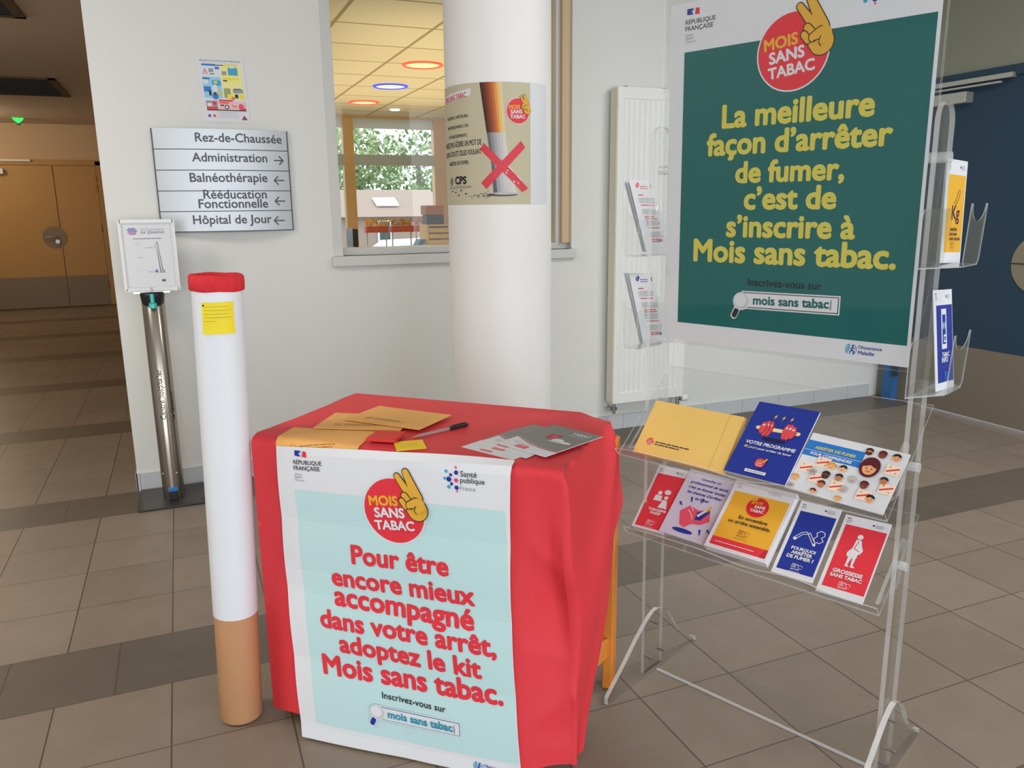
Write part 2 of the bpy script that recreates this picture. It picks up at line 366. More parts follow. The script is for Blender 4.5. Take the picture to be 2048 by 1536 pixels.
# back wall with the reception window opening
WX0, WX1, WZ0, WZ1 = .715, 2.06, 1.10, 2.56
mb = MB()
for a, b in (((-.295, YW, 0), (WX0, YW + .22, 2.9)), ((WX0, YW, 0), (WX1, YW + .22, WZ0)), ((WX0, YW, WZ1), (WX1, YW + .22, 2.9)), ((WX1, YW, 0), (4.6, YW + .22, 2.9))): mb.box(a, b, WALL)
struct(mb.build('wall_back', origin=(0, YW, 0)), 'white painted wall with signs and the reception window', 'wall')
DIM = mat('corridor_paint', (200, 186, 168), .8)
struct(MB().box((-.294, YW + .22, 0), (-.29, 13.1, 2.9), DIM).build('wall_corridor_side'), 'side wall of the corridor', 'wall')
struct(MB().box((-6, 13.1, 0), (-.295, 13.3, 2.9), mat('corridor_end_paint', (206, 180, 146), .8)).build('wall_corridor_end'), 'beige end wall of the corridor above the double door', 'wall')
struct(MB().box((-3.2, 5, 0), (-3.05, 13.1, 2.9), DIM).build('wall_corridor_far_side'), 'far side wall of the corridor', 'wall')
struct(MB().box((-6.1, -4, 0), (-6, 13.1, 2.9), WALL).build('wall_left'), 'far left wall of the hall', 'wall')
struct(MB().box((-6, -4.1, 0), (-4, -4, 2.8), WALL).build('wall_light_stop'), 'unseen wall piece behind the viewer, added to narrow the daylight opening', 'wall')  # added out of view to block part of the sky light
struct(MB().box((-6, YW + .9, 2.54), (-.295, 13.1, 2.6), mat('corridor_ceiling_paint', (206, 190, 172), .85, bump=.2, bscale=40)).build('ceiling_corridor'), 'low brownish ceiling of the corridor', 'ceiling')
struct(MB().box((-6, -4, 2.8), (4.6, YW + .9, 2.9), mat('hall_ceiling_paint', (215, 213, 208), .8)).build('ceiling'), 'pale ceiling of the hall', 'ceiling')
RW = mat('right_wall_shaded_paint', (136, 136, 122), .8)  # wall paint darkened so its colour carries the shade on this side
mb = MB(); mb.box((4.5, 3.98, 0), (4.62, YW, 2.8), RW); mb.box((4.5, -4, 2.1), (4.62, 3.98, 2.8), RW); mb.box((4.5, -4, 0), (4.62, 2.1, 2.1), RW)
struct(mb.build('wall_right'), 'wall above the blue door, greyed to stand for its shade', 'wall')
# skirting
SK = mat('skirting_tile', (196, 200, 204), .35)
SKJ = mat('skirting_joint', (150, 152, 154), .7)
mb = MB(); mb.box((-.3, YW - .012, 0), (4.42, YW, .088), SK)
for k in range(17):
    x = -.285 + .3 * k
    if x < 4.4: mb.box((x, YW - .0125, 0), (x + .003, YW - .011, .088), SKJ)
mb.box((-.302, YW - .012, 0), (-.295, YW + .2, .088), SK)
struct(mb.build('baseboard_back'), 'grey tiled skirting along the white wall', 'skirting')
# pillar
PCX, PCY, PR = 1.238, 3.11, .213
col = MB().lathe((PCX, PCY, 0), [(PR, 0), (PR, 2.8)], mat('column_paint', (240, 239, 238), .5, bump=.04, bscale=120), 96)
struct(col.build('column', origin=(PCX, PCY, 0)), 'round white column with a poster wrapped around it', 'column')

# ---- reception window
FRM = mat('window_frame_paint', (206, 207, 205), .5); WOOD_L = mat('pale_wood_trim', (206, 180, 146), .5)
wn = thing('window_1', (WX0, YW, WZ0), 'interior window into the warm lit reception room', 'window'); wn['kind'] = 'structure'
mb = MB(); mb.box((WX0, YW + .0, WZ0), (WX0 + .05, YW + .2, WZ1), FRM); mb.box((WX0 + .05, YW + .05, WZ0), (WX1, YW + .2, WZ0 + .035), FRM); mb.box((WX0 + .05, YW + .05, WZ1 - .05), (WX1, YW + .2, WZ1), FRM)
mb.build('window_frame', wn, bevel=.002)
mb = MB(); mb.box((WX1 - .05, YW + .02, WZ0 + .035), (WX1, YW + .2, WZ1 - .05), WOOD_L); mb.box((WX1 - .075, YW + .05, WZ0 + .035), (WX1 - .05, YW + .1, WZ1 - .05), FRM)
mb.build('window_jamb', wn)
MB().box((WX0 + .05, YW + .09, WZ0 + .035), (WX1 - .075, YW + .094, WZ1 - .05), GLASS).build('window_pane', wn)
MB().box((WX0 - .01, YW - .03, WZ0 - .05), (WX1 + .02, YW + .05, WZ0), FRM).build('window_sill', wn, bevel=.003)

# ---- blue door on the right wall
BLUE = mat('blue_door_shaded_paint', (32, 60, 80), .5); KICK = mat('door_kick_panel', (122, 112, 98), .5)  # door blue is the frame's blue darkened to paint in shade
ALU = mat('brushed_aluminium', (186, 186, 178), .35, .7)
d = thing('door_1', (4.5, 3.0, 0), 'blue door with painted-in shade and grey kick panel on the right', 'door'); d['kind'] = 'structure'
mb = MB(); mb.box((4.44, 3.9, 0), (4.6, 3.98, 2.1), mat('blue_frame_lit_paint', (52, 104, 160), .45)); mb.box((4.485, 2.1, 2.04), (4.6, 3.9, 2.1), BLUE); mb.box((4.485, 2.1, 0), (4.6, 2.16, 2.04), BLUE)  # post takes the lit version of the door's blue
mb.box((4.425, 3.86, .18), (4.445, 3.9, .27), BLUE); mb.build('door_frame', d)
MB().box((4.5, 2.16, .45), (4.55, 3.9, 2.04), BLUE).build('door_leaf', d)
MB().box((4.496, 2.16, .012), (4.55, 3.9, .45), KICK).build('kick_panel', d)
mb = MB(); mb.lathe((4.5, 3.02, .985), [(0, 0), (.17, 0), (.17, .006), (0, .006)], mat('push_plate_metal', (150, 140, 120), .4, .6), 48, False, axis=(-1, 0, 0)); mb.box((4.488, 2.85, .98), (4.493, 3.19, .986), INK)
mb.build('push_plate', d)
mb = MB(); mb.box((4.43, 3.56, 1.92), (4.5, 3.95, 1.985), ALU); mb.build('closer_body', d, bevel=.004)
mb = MB(); mb.box((4.46, 3.3, 2.03), (4.5, 3.95, 2.058), ALU); mb.box((4.45, 3.36, 2.005), (4.47, 3.8, 2.017), ALU); mb.build('closer_rail', d, bevel=.002)

# ---- double door at the corridor end
TAN = mat('tan_door_laminate', (190, 148, 84), .5); TANF = mat('tan_door_frame', (186, 146, 84), .55); KT = mat('tan_kick_plate', (140, 122, 100), .5)
YD = 13.09
d = thing('door_2', (-1.55, YD, 0), 'tan double door at the far end of the corridor', 'door'); d['kind'] = 'structure'
mb = MB(); mb.box((-1.01, YD - .05, 0), (-.86, YD + .01, 2.04), TANF); mb.box((-2.9, YD - .05, 1.985), (-.86, YD + .01, 2.06), TANF); mb.build('door_frame', d)
for x0, x1 in ((-2.62, -1.556), (-1.544, -1.015)):
    lf = MB().box((x0, YD - .03, .01), (x1, YD + .005, 1.98), TAN).build('door_leaf', d)
    MB().box((x0, YD - .034, .02), (x1, YD - .03, .44), KT).build('kick_plate', lf)
mb = MB(); mb.lathe((-1.63, YD - .03, .99), [(.0, 0), (.155, 0), (.155, .006), (0, .006)], KT, 32, False, axis=(0, -1, 0))
mb.build('lock_plate', d)
mb = MB(); mb.tube([(-1.6, YD - .036, 1.0), (-1.6, YD - .085, 1.0), (-1.61, YD - .09, 1.0), (-1.74, YD - .09, .995)], .011, ALU, 8); mb.tube([(-1.6, YD - .036, .93), (-1.6, YD - .06, .93)], .03, ALU, 12)
mb.build('door_handle', d)
mb = MB(); mb.box((-2.9, YD - .09, 2.03), (-1.8, YD - .05, 2.055), WHITE); mb.box((-2.6, YD - .12, 1.86), (-2.14, YD - .03, 1.93), WHITE); mb.build('door_closer', d)
mb = MB()
for z in (.25, 1.05, 1.62, 1.75): mb.tube([(-1.012, YD - .045, z), (-1.012, YD - .045, z + .1)], .011, mat('brass', (150, 110, 60), .4, .6), 8)
mb.build('hinge', d)
# ---- corridor ceiling fittings
VENT = mat('vent_dark_metal', (52, 54, 56), .6); VF = mat('vent_frame', (96, 78, 60), .6)
for (x0, y0, x1, y1, lb) in ((-2.3, 4.99, -.76, 6.12, 'dark slatted ceiling grille nearest the hall'), (-2.4, 8.72, -.92, 9.95, 'dark long ceiling grille farther down the corridor')):
    t = thing('ceiling_vent', ((x0 + x1) / 2, (y0 + y1) / 2, 2.54), lb, 'vent', 'corridor ceiling grilles')
    mb = MB(); mb.box((x0, y0, 2.525), (x1, y0 + .04, 2.541), VF); mb.box((x0, y1 - .04, 2.525), (x1, y1, 2.541), VF); mb.box((x0, y0, 2.525), (x0 + .06, y1, 2.541), VF); mb.box((x1 - .06, y0, 2.525), (x1, y1, 2.541), VF); mb.build('vent_frame', t)
    mb = MB(); mb.box((x0 + .05, y0 + .03, 2.536), (x1 - .05, y1 - .03, 2.541), VENT)
    for k in range(14):
        yy = y0 + .05 + (y1 - y0 - .1) * k / 13; mb.box((x0 + .05, yy, 2.528), (x1 - .05, yy + .012, 2.538), VENT)
    mb.build('grille', t)
GREEN = glow('exit_lamp_green', (40, 230, 90), 1.6)
t = thing('exit_light', (-1.79, 12.4, 2.54), 'small green glowing exit lamp under the corridor ceiling', 'exit light')
mb = MB(); mb.box((-1.81, 12.38, 2.45), (-1.77, 12.42, 2.54), mat('lamp_housing', (70, 90, 76), .5)); mb.build('bracket', t)
mb = MB(); mb.plate([(-1.85, 2.535), (-1.72, 2.535), (-1.745, 2.50), (-1.785, 2.47), (-1.825, 2.50)], lambda p, q, r: (p, r, q), 12.35, 12.375, GREEN); mb.build('lamp_panel', t)

# ------------------------------------------------------------------ RECEPTION ROOM
RY = 9.6; RZ = 2.4
def ceil_mat():
    m = bpy.data.materials.new('ceiling_tiles'); m.use_nodes = True; nt = m.node_tree; N = nt.nodes.new; L = nt.links.new
    p = nt.nodes['Principled BSDF']; p.inputs['Roughness'].default_value = .8
    tc = N('ShaderNodeTexCoord'); bt = N('ShaderNodeTexBrick'); bt.offset = 0; bt.inputs['Scale'].default_value = 1
    bt.inputs['Brick Width'].default_value = .6; bt.inputs['Row Height'].default_value = .6; bt.inputs['Mortar Size'].default_value = .012
    bt.inputs['Color1'].default_value = lin((246, 236, 214)); bt.inputs['Color2'].default_value = lin((242, 230, 206)); bt.inputs['Mortar'].default_value = lin((176, 158, 124)); bt.inputs['Mortar Smooth'].default_value = .0
    L(tc.outputs['Object'], bt.inputs['Vector']); L(bt.outputs['Color'], p.inputs['Base Color']); return m
struct(MB().box((-.29, YW + .22, RZ), (4.6, RY, RZ + .1), ceil_mat()).build('ceiling_reception', origin=(.35, 4.35, RZ)), 'warm lit tiled ceiling of the reception room', 'ceiling')
struct(MB().box((-.29, YW + .22, -.1), (6, RY, -.0), FL_M).build('floor_reception', origin=(0, 0, 0)), 'floor of the reception room', 'floor')
CREAM = mat('reception_paint', (226, 206, 168), .75); OAK = mat('oak_window_post', (222, 184, 128), .5); TRN = mat('grey_transom', (188, 204, 214), .6)
struct(MB().box((4.4, YW + .22, 0), (4.5, RY, RZ), CREAM).build('wall_reception_right'), 'right wall of the reception room', 'wall')
struct(MB().box((-.29, YW + .22, 0), (-.2, RY, RZ), CREAM).build('wall_reception_left'), 'left wall of the reception room', 'wall')
mb = MB(); mb.box((-.2, RY, 0), (4.4, RY + .2, .80), CREAM); mb.box((-.2, RY, 2.375), (4.4, RY + .2, RZ), OAK); mb.box((3.25, RY, .8), (4.4, RY + .2, 2.375), CREAM); mb.box((-.2, RY, .8), (.6, RY + .2, 2.375), CREAM)
struct(mb.build('wall_reception_end'), 'end wall of the reception room under its outer window', 'wall')
w2 = thing('window_2', (2.2, RY, .8), 'outer window of the reception room facing trees and a house', 'window'); w2['kind'] = 'structure'
mb = MB(); mb.box((1.865, RY - .02, .8), (1.99, RY + .1, 2.375), OAK); mb.box((2.965, RY - .02, .8), (3.25, RY + .1, 2.375), OAK); mb.box((.6, RY - .02, .8), (.7, RY + .1, 2.375), OAK); mb.build('window_post', w2)
MB().box((.7, RY + .0, 1.845), (2.965, RY + .09, 1.965), TRN).build('transom', w2)
MB().box((.7, RY + .03, .8), (2.965, RY + .034, 2.375), GLASS).build('window_pane', w2)
mb = MB(); mb.box((.7, RY - .0, 2.26), (2.965, RY + .01, 2.375), WHITE); mb.build('roller_blind', w2)
nt_ = bpy.data.materials.new('blind_fabric'); nt_.use_nodes = True; mb.mats[0] = nt_; tr_n = nt_.node_tree; tl_n = tr_n.nodes.new('ShaderNodeBsdfTranslucent'); tl_n.inputs[0].default_value = (.8, .8, .78, 1); mx_n = tr_n.nodes.new('ShaderNodeMixShader'); mx_n.inputs[0].default_value = .6
tr_n.links.new(tr_n.nodes['Principled BSDF'].outputs[0], mx_n.inputs[1]); tr_n.links.new(tl_n.outputs[0], mx_n.inputs[2]); tr_n.links.new(mx_n.outputs[0], tr_n.nodes['Material Output'].inputs[0])
[o for o in w2.children if o.name.startswith('roller_blind')][0].data.materials[0] = nt_
# ring lamps
WARM = glow('warm_diffuser', (250, 216, 160), 1.0); RR = glow('red_light_ring', (235, 70, 48), 1.5); BR = glow('blue_light_ring', (40, 60, 225), 1.8)
for x, y, m, lb in ((1.83, 6.14, RR, 'red ringed ceiling lamp nearest the reception window'), (1.86, 7.26, BR, 'blue ringed ceiling lamp in the reception room'), (1.87, 8.4, RR, 'red ringed ceiling lamp farthest inside the reception room')):
    t = thing('ceiling_lamp', (x, y, RZ), lb, 'ceiling lamp', 'reception ceiling ring lamps')
    MB().lathe((x, y, RZ - .012), [(.128, .0125), (.152, .0125), (.156, .006), (.150, 0), (.134, 0), (.128, .005)], m, 40).build('light_ring', t)
    MB().lathe((x, y, RZ - .005), [(.128, .005), (.128, 0), (.0001, -.001)], WARM, 40).build('diffuser', t)
for x, y, lb in ((.79, 5.63, 'tiny glowing disc beside the left window frame, standing in for a glass reflection'), (2.32, 8.9, 'small pale lamp near the outer reception window')):  # first disc stands in for a reflection on the window glass
    tag(MB().lathe((x, y, RZ - .01), [(.05, .011), (.05, 0), (.0001, -.004)], glow('spot_white' + str(x), (255, 246, 224), 5), 24).build('glow_spot'), lb, 'spot lamp')
# desk and things on it
DESK = mat('desk_laminate', (226, 196, 132), .5)
t = thing('desk', (2.6, 9.2, 0), 'long pale wood desk under the reception window', 'desk')
MB().box((1.2, 8.75, .745), (3.4, 9.58, .775), DESK).build('desktop', t)
for x in (1.25, 3.3): MB().box((x, 8.8, 0), (x + .05, 9.5, .745), DESK).build('side_panel', t)
t = thing('drawer_unit', (2.86, 9.25, .775), 'pale desktop drawer unit with five paper trays', 'drawer unit')
DU = mat('drawer_beige', (226, 192, 116), .5)
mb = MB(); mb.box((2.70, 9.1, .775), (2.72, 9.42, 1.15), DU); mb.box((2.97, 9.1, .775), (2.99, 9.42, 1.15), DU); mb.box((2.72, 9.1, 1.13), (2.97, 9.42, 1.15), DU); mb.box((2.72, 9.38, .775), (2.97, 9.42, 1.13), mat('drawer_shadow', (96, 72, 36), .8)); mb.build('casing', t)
for k in range(5): MB().box((2.722, 9.085, .785 + k * .068), (2.968, 9.37, .837 + k * .068), DU).build('drawer', t)
tag(MB().box((2.72, 9.15, 1.151), (2.93, 9.36, 1.26), mat('dark_bag', (38, 44, 60), .6)).build('box_file', bevel=.01), 'dark blue box file on the drawer unit', 'box file')
tag(MB().box((2.70, 9.13, 1.261), (2.92, 9.34, 1.37), mat('brown_carton', (176, 110, 52), .7)).build('carton', bevel=.004), 'brown carton on top of the dark box file', 'carton')
tag(MB().plate([(2.5, .776), (2.56, .776), (2.68, .98), (2.62, .98)], lambda p, q, r: (p, r, q), 9.1, 9.3, mat('blue_folder', (64, 120, 170), .5)).build('folder'), 'blue folder leaning beside the drawer unit', 'folder')
t = thing('monitor', (1.9, 9.0, .775), 'dark computer monitor seen edge on at the left of the desk', 'monitor')
mb = MB(); mb.box((1.80, 8.98, .86), (1.86, 9.36, 1.12), mat('black_plastic', (28, 28, 32), .4)); mb.build('screen', t, bevel=.006)
mb = MB(); mb.box((1.83, 9.1, .776), (1.85, 9.2, .9), _M['black_plastic']); mb.box((1.75, 9.05, .775), (1.93, 9.28, .785), _M['black_plastic']); mb.build('monitor_stand', t)
# outside
struct(MB().box((-30, RY + .2, -.7), (45, 70, -.65), mat('asphalt', (150, 152, 150), .8)).build('ground_outside'), 'pale paving outside the reception room', 'ground')
LEAFS = [mat('leaf_green_a', (130, 156, 96), .7), mat('leaf_green_b', (164, 176, 140), .7), mat('leaf_green_c', (104, 132, 74), .7)]
def tree(x, y, h, r, mi, lb, n=900):
    t = thing('tree', (x, y, -.65), lb, 'tree', 'trees beyond the reception window')
    MB().tube([(x, y, -.65), (x + .1, y, h * .4), (x, y + .1, h * .7)], [.22, .16, .08], mat('bark', (110, 96, 80), .8), 8).build('trunk', t)
    mb = MB(); rnd = random.Random(int(x * 10 + y))
    for _ in range(int(n * 2.2)):
        while True:
            q = Vector((rnd.uniform(-1, 1), rnd.uniform(-1, 1), rnd.uniform(-1, 1)))
            if .25 < q.length < 1: break
        c = Vector((x + q.x * r, y + q.y * r, h * .62 + q.z * h * .34)); e = [Vector((rnd.gauss(0, 1), rnd.gauss(0, 1), rnd.gauss(0, 1))).normalized() for _ in (0, 1)]; k = rnd.uniform(.07, .17)
        mb.add([c, c + e[0] * k, c + (e[0] + e[1]) * k, c + e[1] * k], [(0, 1, 2, 3)], LEAFS[(mi + rnd.randrange(2)) % 3])
    mb.build('foliage', t)
tree(5.6, 27, 4.3, 1.7, 0, 'broad green tree behind the brick house', 900); tree(8.9, 31, 4.9, 1.6, 1, 'pale loose tree in the middle of the outer window', 420); tree(12.6, 33, 5.1, 1.7, 1, 'pale loose tree at the right of the outer window', 420); tree(8.0, 24.6, 2.4, 1.5, 2, 'low green bush tree right of the brick house', 900)
BRK = mat('pink_brick', (172, 150, 140), .8)
t = thing('house', (4.6, 19.5, -.65), 'pink brick house with tiled roof outside the reception window', 'house')
MB().box((3.0, 19, -.65), (6.0, 22, 1.18), BRK).build('wall', t)
mb = MB(); mb.plate([(18.8, 1.16), (22.2, 1.16), (20.5, 1.82)], lambda p, q, r: (r, p, q), 2.8, 6.2, mat('roof_tile', (168, 146, 136), .8)); rf = mb.build('roof', t)
MB().plate([(0, 0), (.55, 0), (.55, .5), (0, .5)], lambda p, q, r: (4.5 + p, 19.35 + q * .932 - r * .36, 1.40 + q * .362 + r * .93), 0, .04, WHITE).build('skylight', rf)
f = MB().box((4.40, 18.95, .5), (4.75, 19.0, 1.08), WHITE).build('window', t); MB().box((4.45, 18.94, .54), (4.70, 18.951, 1.04), mat('dark_pane', (70, 84, 84), .2)).build('pane', f)
# car
CARW = mat('white_car_paint', (244, 246, 250), .2); CG = mat('car_glass', (110, 120, 130), .1)
t = thing('car', (4.2, 15, -.65), 'white car parked outside the reception window', 'car')
prof = [(-2.0, .25), (-2.05, .6), (-1.9, .82), (-1.2, .92), (-.55, 1.38), (.85, 1.42), (1.6, .98), (2.0, .92), (2.1, .6), (2.05, .25)]
MB().plate([(p, q) for p, q in prof], lambda p, q, r: (4.3 + p, r, q - .65), 14.2, 15.9, CARW).build('body', t, bevel=.05)
MB().plate([(-1.02, .95), (-.5, 1.33), (.8, 1.36), (1.35, .97)], lambda p, q, r: (4.3 + p, r, q - .65), 14.19, 14.2, CG).build('side_window', t)
for x in (3.0, 5.6): MB().lathe((x, 14.25, -.34), [(.0, 0), (.31, 0), (.31, .2), (0, .2)], mat('tyre', (40, 40, 42), .7), 24, axis=(0, -1, 0)).build('wheel', t)
# planters
FLOW = [mat('flower_yellow', (240, 176, 50), .6), mat('flower_orange', (206, 140, 40), .6), mat('flower_pink', (226, 130, 130), .6)]
for k, (x, lb) in enumerate(((2.28, 'red planter with yellow flowers on the outer sill'), (2.60, 'red planter with orange flowers on the outer sill'), (2.91, 'red planter with pink flowers near the oak post'))):
    t = thing('flower_box', (x, RY + .3, .82), lb, 'planter', 'flower boxes outside the reception window')
    MB().box((x - .14, RY + .22, 1.05), (x + .14, RY + .36, 1.13), mat('planter_red', (206, 92, 74), .6)).build('planter', t, bevel=.008)
    [MB().tube([(x + dx, RY + .29, -.65), (x + dx, RY + .29, 1.05)], .008, mat('planter_shelf', (190, 190, 186), .6), 8).build('leg', t) for dx in (-.12, .12)]
    mb = MB()
    for _ in range(260):
        c = Vector((x + random.uniform(-.135, .135), RY + .29 + random.uniform(-.07, .07), 1.125 + random.random() * .085)); a_ = random.random() * 6.28; k2 = .02
        mb.add([c, c + Vector((k2 * math.cos(a_), k2 * math.sin(a_), .004)), c + Vector((0, .004, k2 * 1.2))], [(0, 1, 2)], FLOW[k] if random.random() < .75 else LEAFS[0])
    mb.build('flowers', t)

# ------------------------------------------------------------------ THINGS ON THE WALL
STEEL = mat('sign_aluminium', (200, 206, 212), .42, .35, bump=.02, bscale=400); STXT = mat('sign_lettering', (84, 88, 92), .5); SGAP = mat('sign_gap', (70, 74, 78), .6)
SX0, SX1, SZ0, SZ1 = -.072, .524, 1.236, 1.700
def bow(x): u = (x - SX0) / (SX1 - SX0); return .012 + .045 * 4 * u * (1 - u)
def fs(x, y, l): return (x, YW - bow(x) - l, y)
t = thing('directory_sign', ((SX0 + SX1) / 2, YW, SZ0), 'bowed aluminium direction sign with five rows of dark lettering', 'sign')
mb = MB(); mb.grid(lambda u, v: (SX0 + (SX1 - SX0) * u, YW - bow(SX0 + (SX1 - SX0) * u) + .004, SZ0 + (SZ1 - SZ0) * v), 24, 1, SGAP)
for x in (SX0, SX1): mb.box((x - .002, YW - .016, SZ0), (x + .002, YW, SZ1), SGAP)
for z in (SZ0, SZ1 - .003):
    pts = [(SX0 + (SX1 - SX0) * k / 20) for k in range(21)]; V = [(x, YW - bow(x), z) for x in pts] + [(x, YW, z) for x in pts]
    mb.add(V, [(i, i + 1, 22 + i, 21 + i) for i in range(20)], SGAP)
mb.build('backing', t)
rows = [[('Rez-de-Chaussée', .305, .955, .35)], [('Administration', .27, .83, .40)], [('Balnéothérapie', .24, .82, .42)], [('Rééducation', .327, .805, .60), ('Fonctionnelle', .286, .81, .14)], [('Hôpital de Jour', .235, .83, .36)]]
rh = (SZ1 - SZ0) / 5
for i, rw in enumerate(rows):
    z1 = SZ1 - i * rh; z0 = z1 - rh + .0035; S = Sheet(); W_ = SX1 - SX0
    S.rect(SX0 + .002, z0, SX1 - .002, z1, STEEL, 28, 1, layer=0)
    for body, u0, u1, b in rw: S.text(body, SX0 + u0 * W_, z0 + b * rh, (u1 - u0) * W_, STXT, .018)
    if i:
        u0, u1 = [(.885, .955), (.873, .95), (.868, .945), (.85, .93)][i - 1]; y = z0 + (.5, .5, .46, .47)[i - 1] * rh; x0, x1 = SX0 + u0 * W_, SX0 + u1 * W_
        S.line([(x0, y), (x1, y)], .006, STXT); e, dr = (x1, -1) if i == 1 else (x0, 1)
        S.line([(e + dr * .018, y + .018), (e, y), (e + dr * .018, y - .018)], .006, STXT)
    S.emit(MB(), fs).build('sign_strip', t)
# security notice
NX0, NX1, NZ0, NZ1 = .150, .350, 1.735, 2.013
def fn(x, y, l): return (NX0 + x + .012 * (1 - y / .274), YW - .0022 - l, NZ0 + y)
S = Sheet(); W_, H_ = NX1 - NX0, NZ1 - NZ0
def nb(x0, y0, x1, y1, m): S.rect(x0 * W_, (1 - y1) * H_, x1 * W_, (1 - y0) * H_, m)
LB = mat('print_pale_blue', (150, 204, 232), .5); PY = mat('print_pale_yellow', (236, 232, 150), .5); YY = mat('print_sharp_yellow', (236, 222, 50), .5); PK2 = mat('print_rose', (232, 190, 190), .5)
S.text("RÉAGIR EN CAS D'ATTAQUE TERRORISTE", .05 * W_, .955 * H_, .88 * W_, INK, .01); S.greek(.08 * W_, .935 * H_, .9 * W_, 2, .004, LGREY, .0012)
nb(.06, .10, .46, .285, mat('print_ice', (214, 226, 232), .5)); nb(.06, .29, .46, .62, LB); nb(.48, .10, .93, .62, PY)
nb(.08, .085, .38, .115, SKY); nb(.38, .095, .55, .108, INK); nb(.56, .085, .86, .115, YY)
S.poly([(.08 * W_, .76 * H_), (.20 * W_, .76 * H_), (.14 * W_, .845 * H_)], RED); S.poly([(.10 * W_, .767 * H_), (.18 * W_, .767 * H_), (.14 * W_, .825 * H_)], PAPER); S.rect(.135 * W_, .775 * H_, .145 * W_, .81 * H_, INK)
nb(.22, .155, .32, .215, GREY); nb(.36, .125, .45, .165, SKY); nb(.24, .235, .34, .247, INK); nb(.64, .13, .85, .25, CYAN); nb(.68, .10, .78, .14, PAPER); nb(.50, .19, .60, .25, GREY); nb(.5, .29, .85, .32, YY); nb(.51, .33, .60, .35, INK); nb(.64, .3, .72, .33, YY)
nb(.07, .30, .22, .33, SKY); nb(.07, .33, .18, .40, PAPER); nb(.26, .34, .45, .42, CYAN); nb(.3, .35, .38, .39, LIME); nb(.07, .44, .22, .52, SKY); S.disc(.31 * W_, .53 * H_, .012, PAPER, ry=.018); S.disc(.4 * W_, .46 * H_, .009, LIME); nb(.17, .50, .22, .58, INK); S.disc(.30 * W_, .41 * H_, .013, SKY, ry=.014); S.disc(.30 * W_, .455 * H_, .006, INK)
nb(.5, .46, .64, .61, mat('print_olive', (150, 160, 110), .5)); nb(.56, .55, .68, .62, YY); S.disc(.68 * W_, .385 * H_, .008, mat('print_orange', (232, 120, 60), .5)); nb(.7, .47, .92, .53, GREY); nb(.72, .46, .88, .475, NAVY); nb(.73, .55, .80, .61, INK); nb(.83, .55, .94, .62, YY)
nb(.08, .66, .32, .80, GREY); nb(.08, .76, .32, .80, RED); S.disc(.26 * W_, .30 * H_, .009, RED); nb(.1, .7, .2, .75, PAPER); nb(.36, .66, .94, .80, PK2); nb(.36, .64, .66, .67, RED); nb(.36, .68, .58, .7, RED); nb(.8, .77, .94, .80, RED); nb(.38, .72, .46, .74, INK); S.disc(.52 * W_, .245 * H_, .01, INK); S.disc(.52 * W_, .245 * H_, .006, PAPER); S.line([(.64 * W_, .28 * H_), (.74 * W_, .24 * H_)], .003, RED); S.line([(.64 * W_, .24 * H_), (.74 * W_, .27 * H_)], .002, RED); S.disc(.84 * W_, .25 * H_, .012, PINK, ry=.014)
nb(.08, .80, .94, .815, INK); S.greek(.3 * W_, .165 * H_, .85 * W_, 6, .005, LGREY, .0012); nb(.09, .88, .14, .92, NAVY); nb(.20, .88, .25, .92, RED)
S.poly([(.82 * W_, .045 * H_), (.94 * W_, .045 * H_), (.88 * W_, .115 * H_)], INK); S.poly([(.845 * W_, .055 * H_), (.915 * W_, .055 * H_), (.88 * W_, .095 * H_)], RED)
mb = MB(); paperbox(mb, 0, 0, W_, H_, fn, .001); S.emit(mb, fn, .00006)
tag(mb.build('safety_notice'), 'small colourful illustrated safety notice above the aluminium direction sign', 'notice')

# ---- radiator
t = thing('radiator', (2.53, YW, .17), 'tall white panel radiator on the wall behind the display stand', 'radiator')
RX0, RX1, RZ0, RZ1 = 2.285, 2.785, .187, 1.972
RAD = mat('radiator_white', (234, 236, 234), .35)
mb = MB(); V = []; n = 15
prof = [(RX0 + .012, 0)]
x = RX0 + .045
while x < RX1 - .05: prof += [(x, 0), (x + .008, .007), (x + .022, .007), (x + .030, 0)]; x += .034
prof += [(RX1 - .012, 0)]
for z in (RZ0 + .06, RZ1 - .06): V += [(p, YW - .105 + q, z) for p, q in prof]
k = len(prof); mb.add(V, [(i, i + 1, k + i + 1, k + i) for i in range(k - 1)], RAD)
mb.box((RX0 + .004, YW - .106, RZ0), (RX1 - .004, YW - .092, RZ0 + .06), RAD); mb.box((RX0 + .004, YW - .106, RZ1 - .06), (RX1 - .004, YW - .092, RZ1), RAD); mb.box((RX0 + .004, YW - .106, RZ0 + .06), (RX0 + .014, YW - .092, RZ1 - .06), RAD); mb.box((RX1 - .014, YW - .106, RZ0 + .06), (RX1 - .004, YW - .092, RZ1 - .06), RAD)
mb.build('front_panel', t)
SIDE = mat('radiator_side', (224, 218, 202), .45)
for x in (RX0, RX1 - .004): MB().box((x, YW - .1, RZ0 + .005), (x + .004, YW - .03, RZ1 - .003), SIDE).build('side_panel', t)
mb = MB(); mb.box((RX0, YW - .1, RZ1 - .003), (RX1, YW - .03, RZ1), RAD)
for x in (RX0 + .05, RX0 + .3, RX0 + .4): mb.box((x, YW - .09, RZ1), (x + .02, YW - .05, RZ1 + .006), mat('dark_slot', (90, 92, 92), .6))
mb.build('top_cover', t)
MB().box((RX0 + .004, YW - .05, RZ0), (RX1 - .004, YW - .03, RZ1 - .01), RAD).build('rear_panel', t)
for bx in (RX0 + .08, RX1 - .1): MB().box((bx, YW - .03, RZ1 - .25), (bx + .03, YW - .0005, RZ1 - .1), RAD).build('wall_bracket', t)
CHR = mat('chrome', (188, 190, 190), .18, 1)
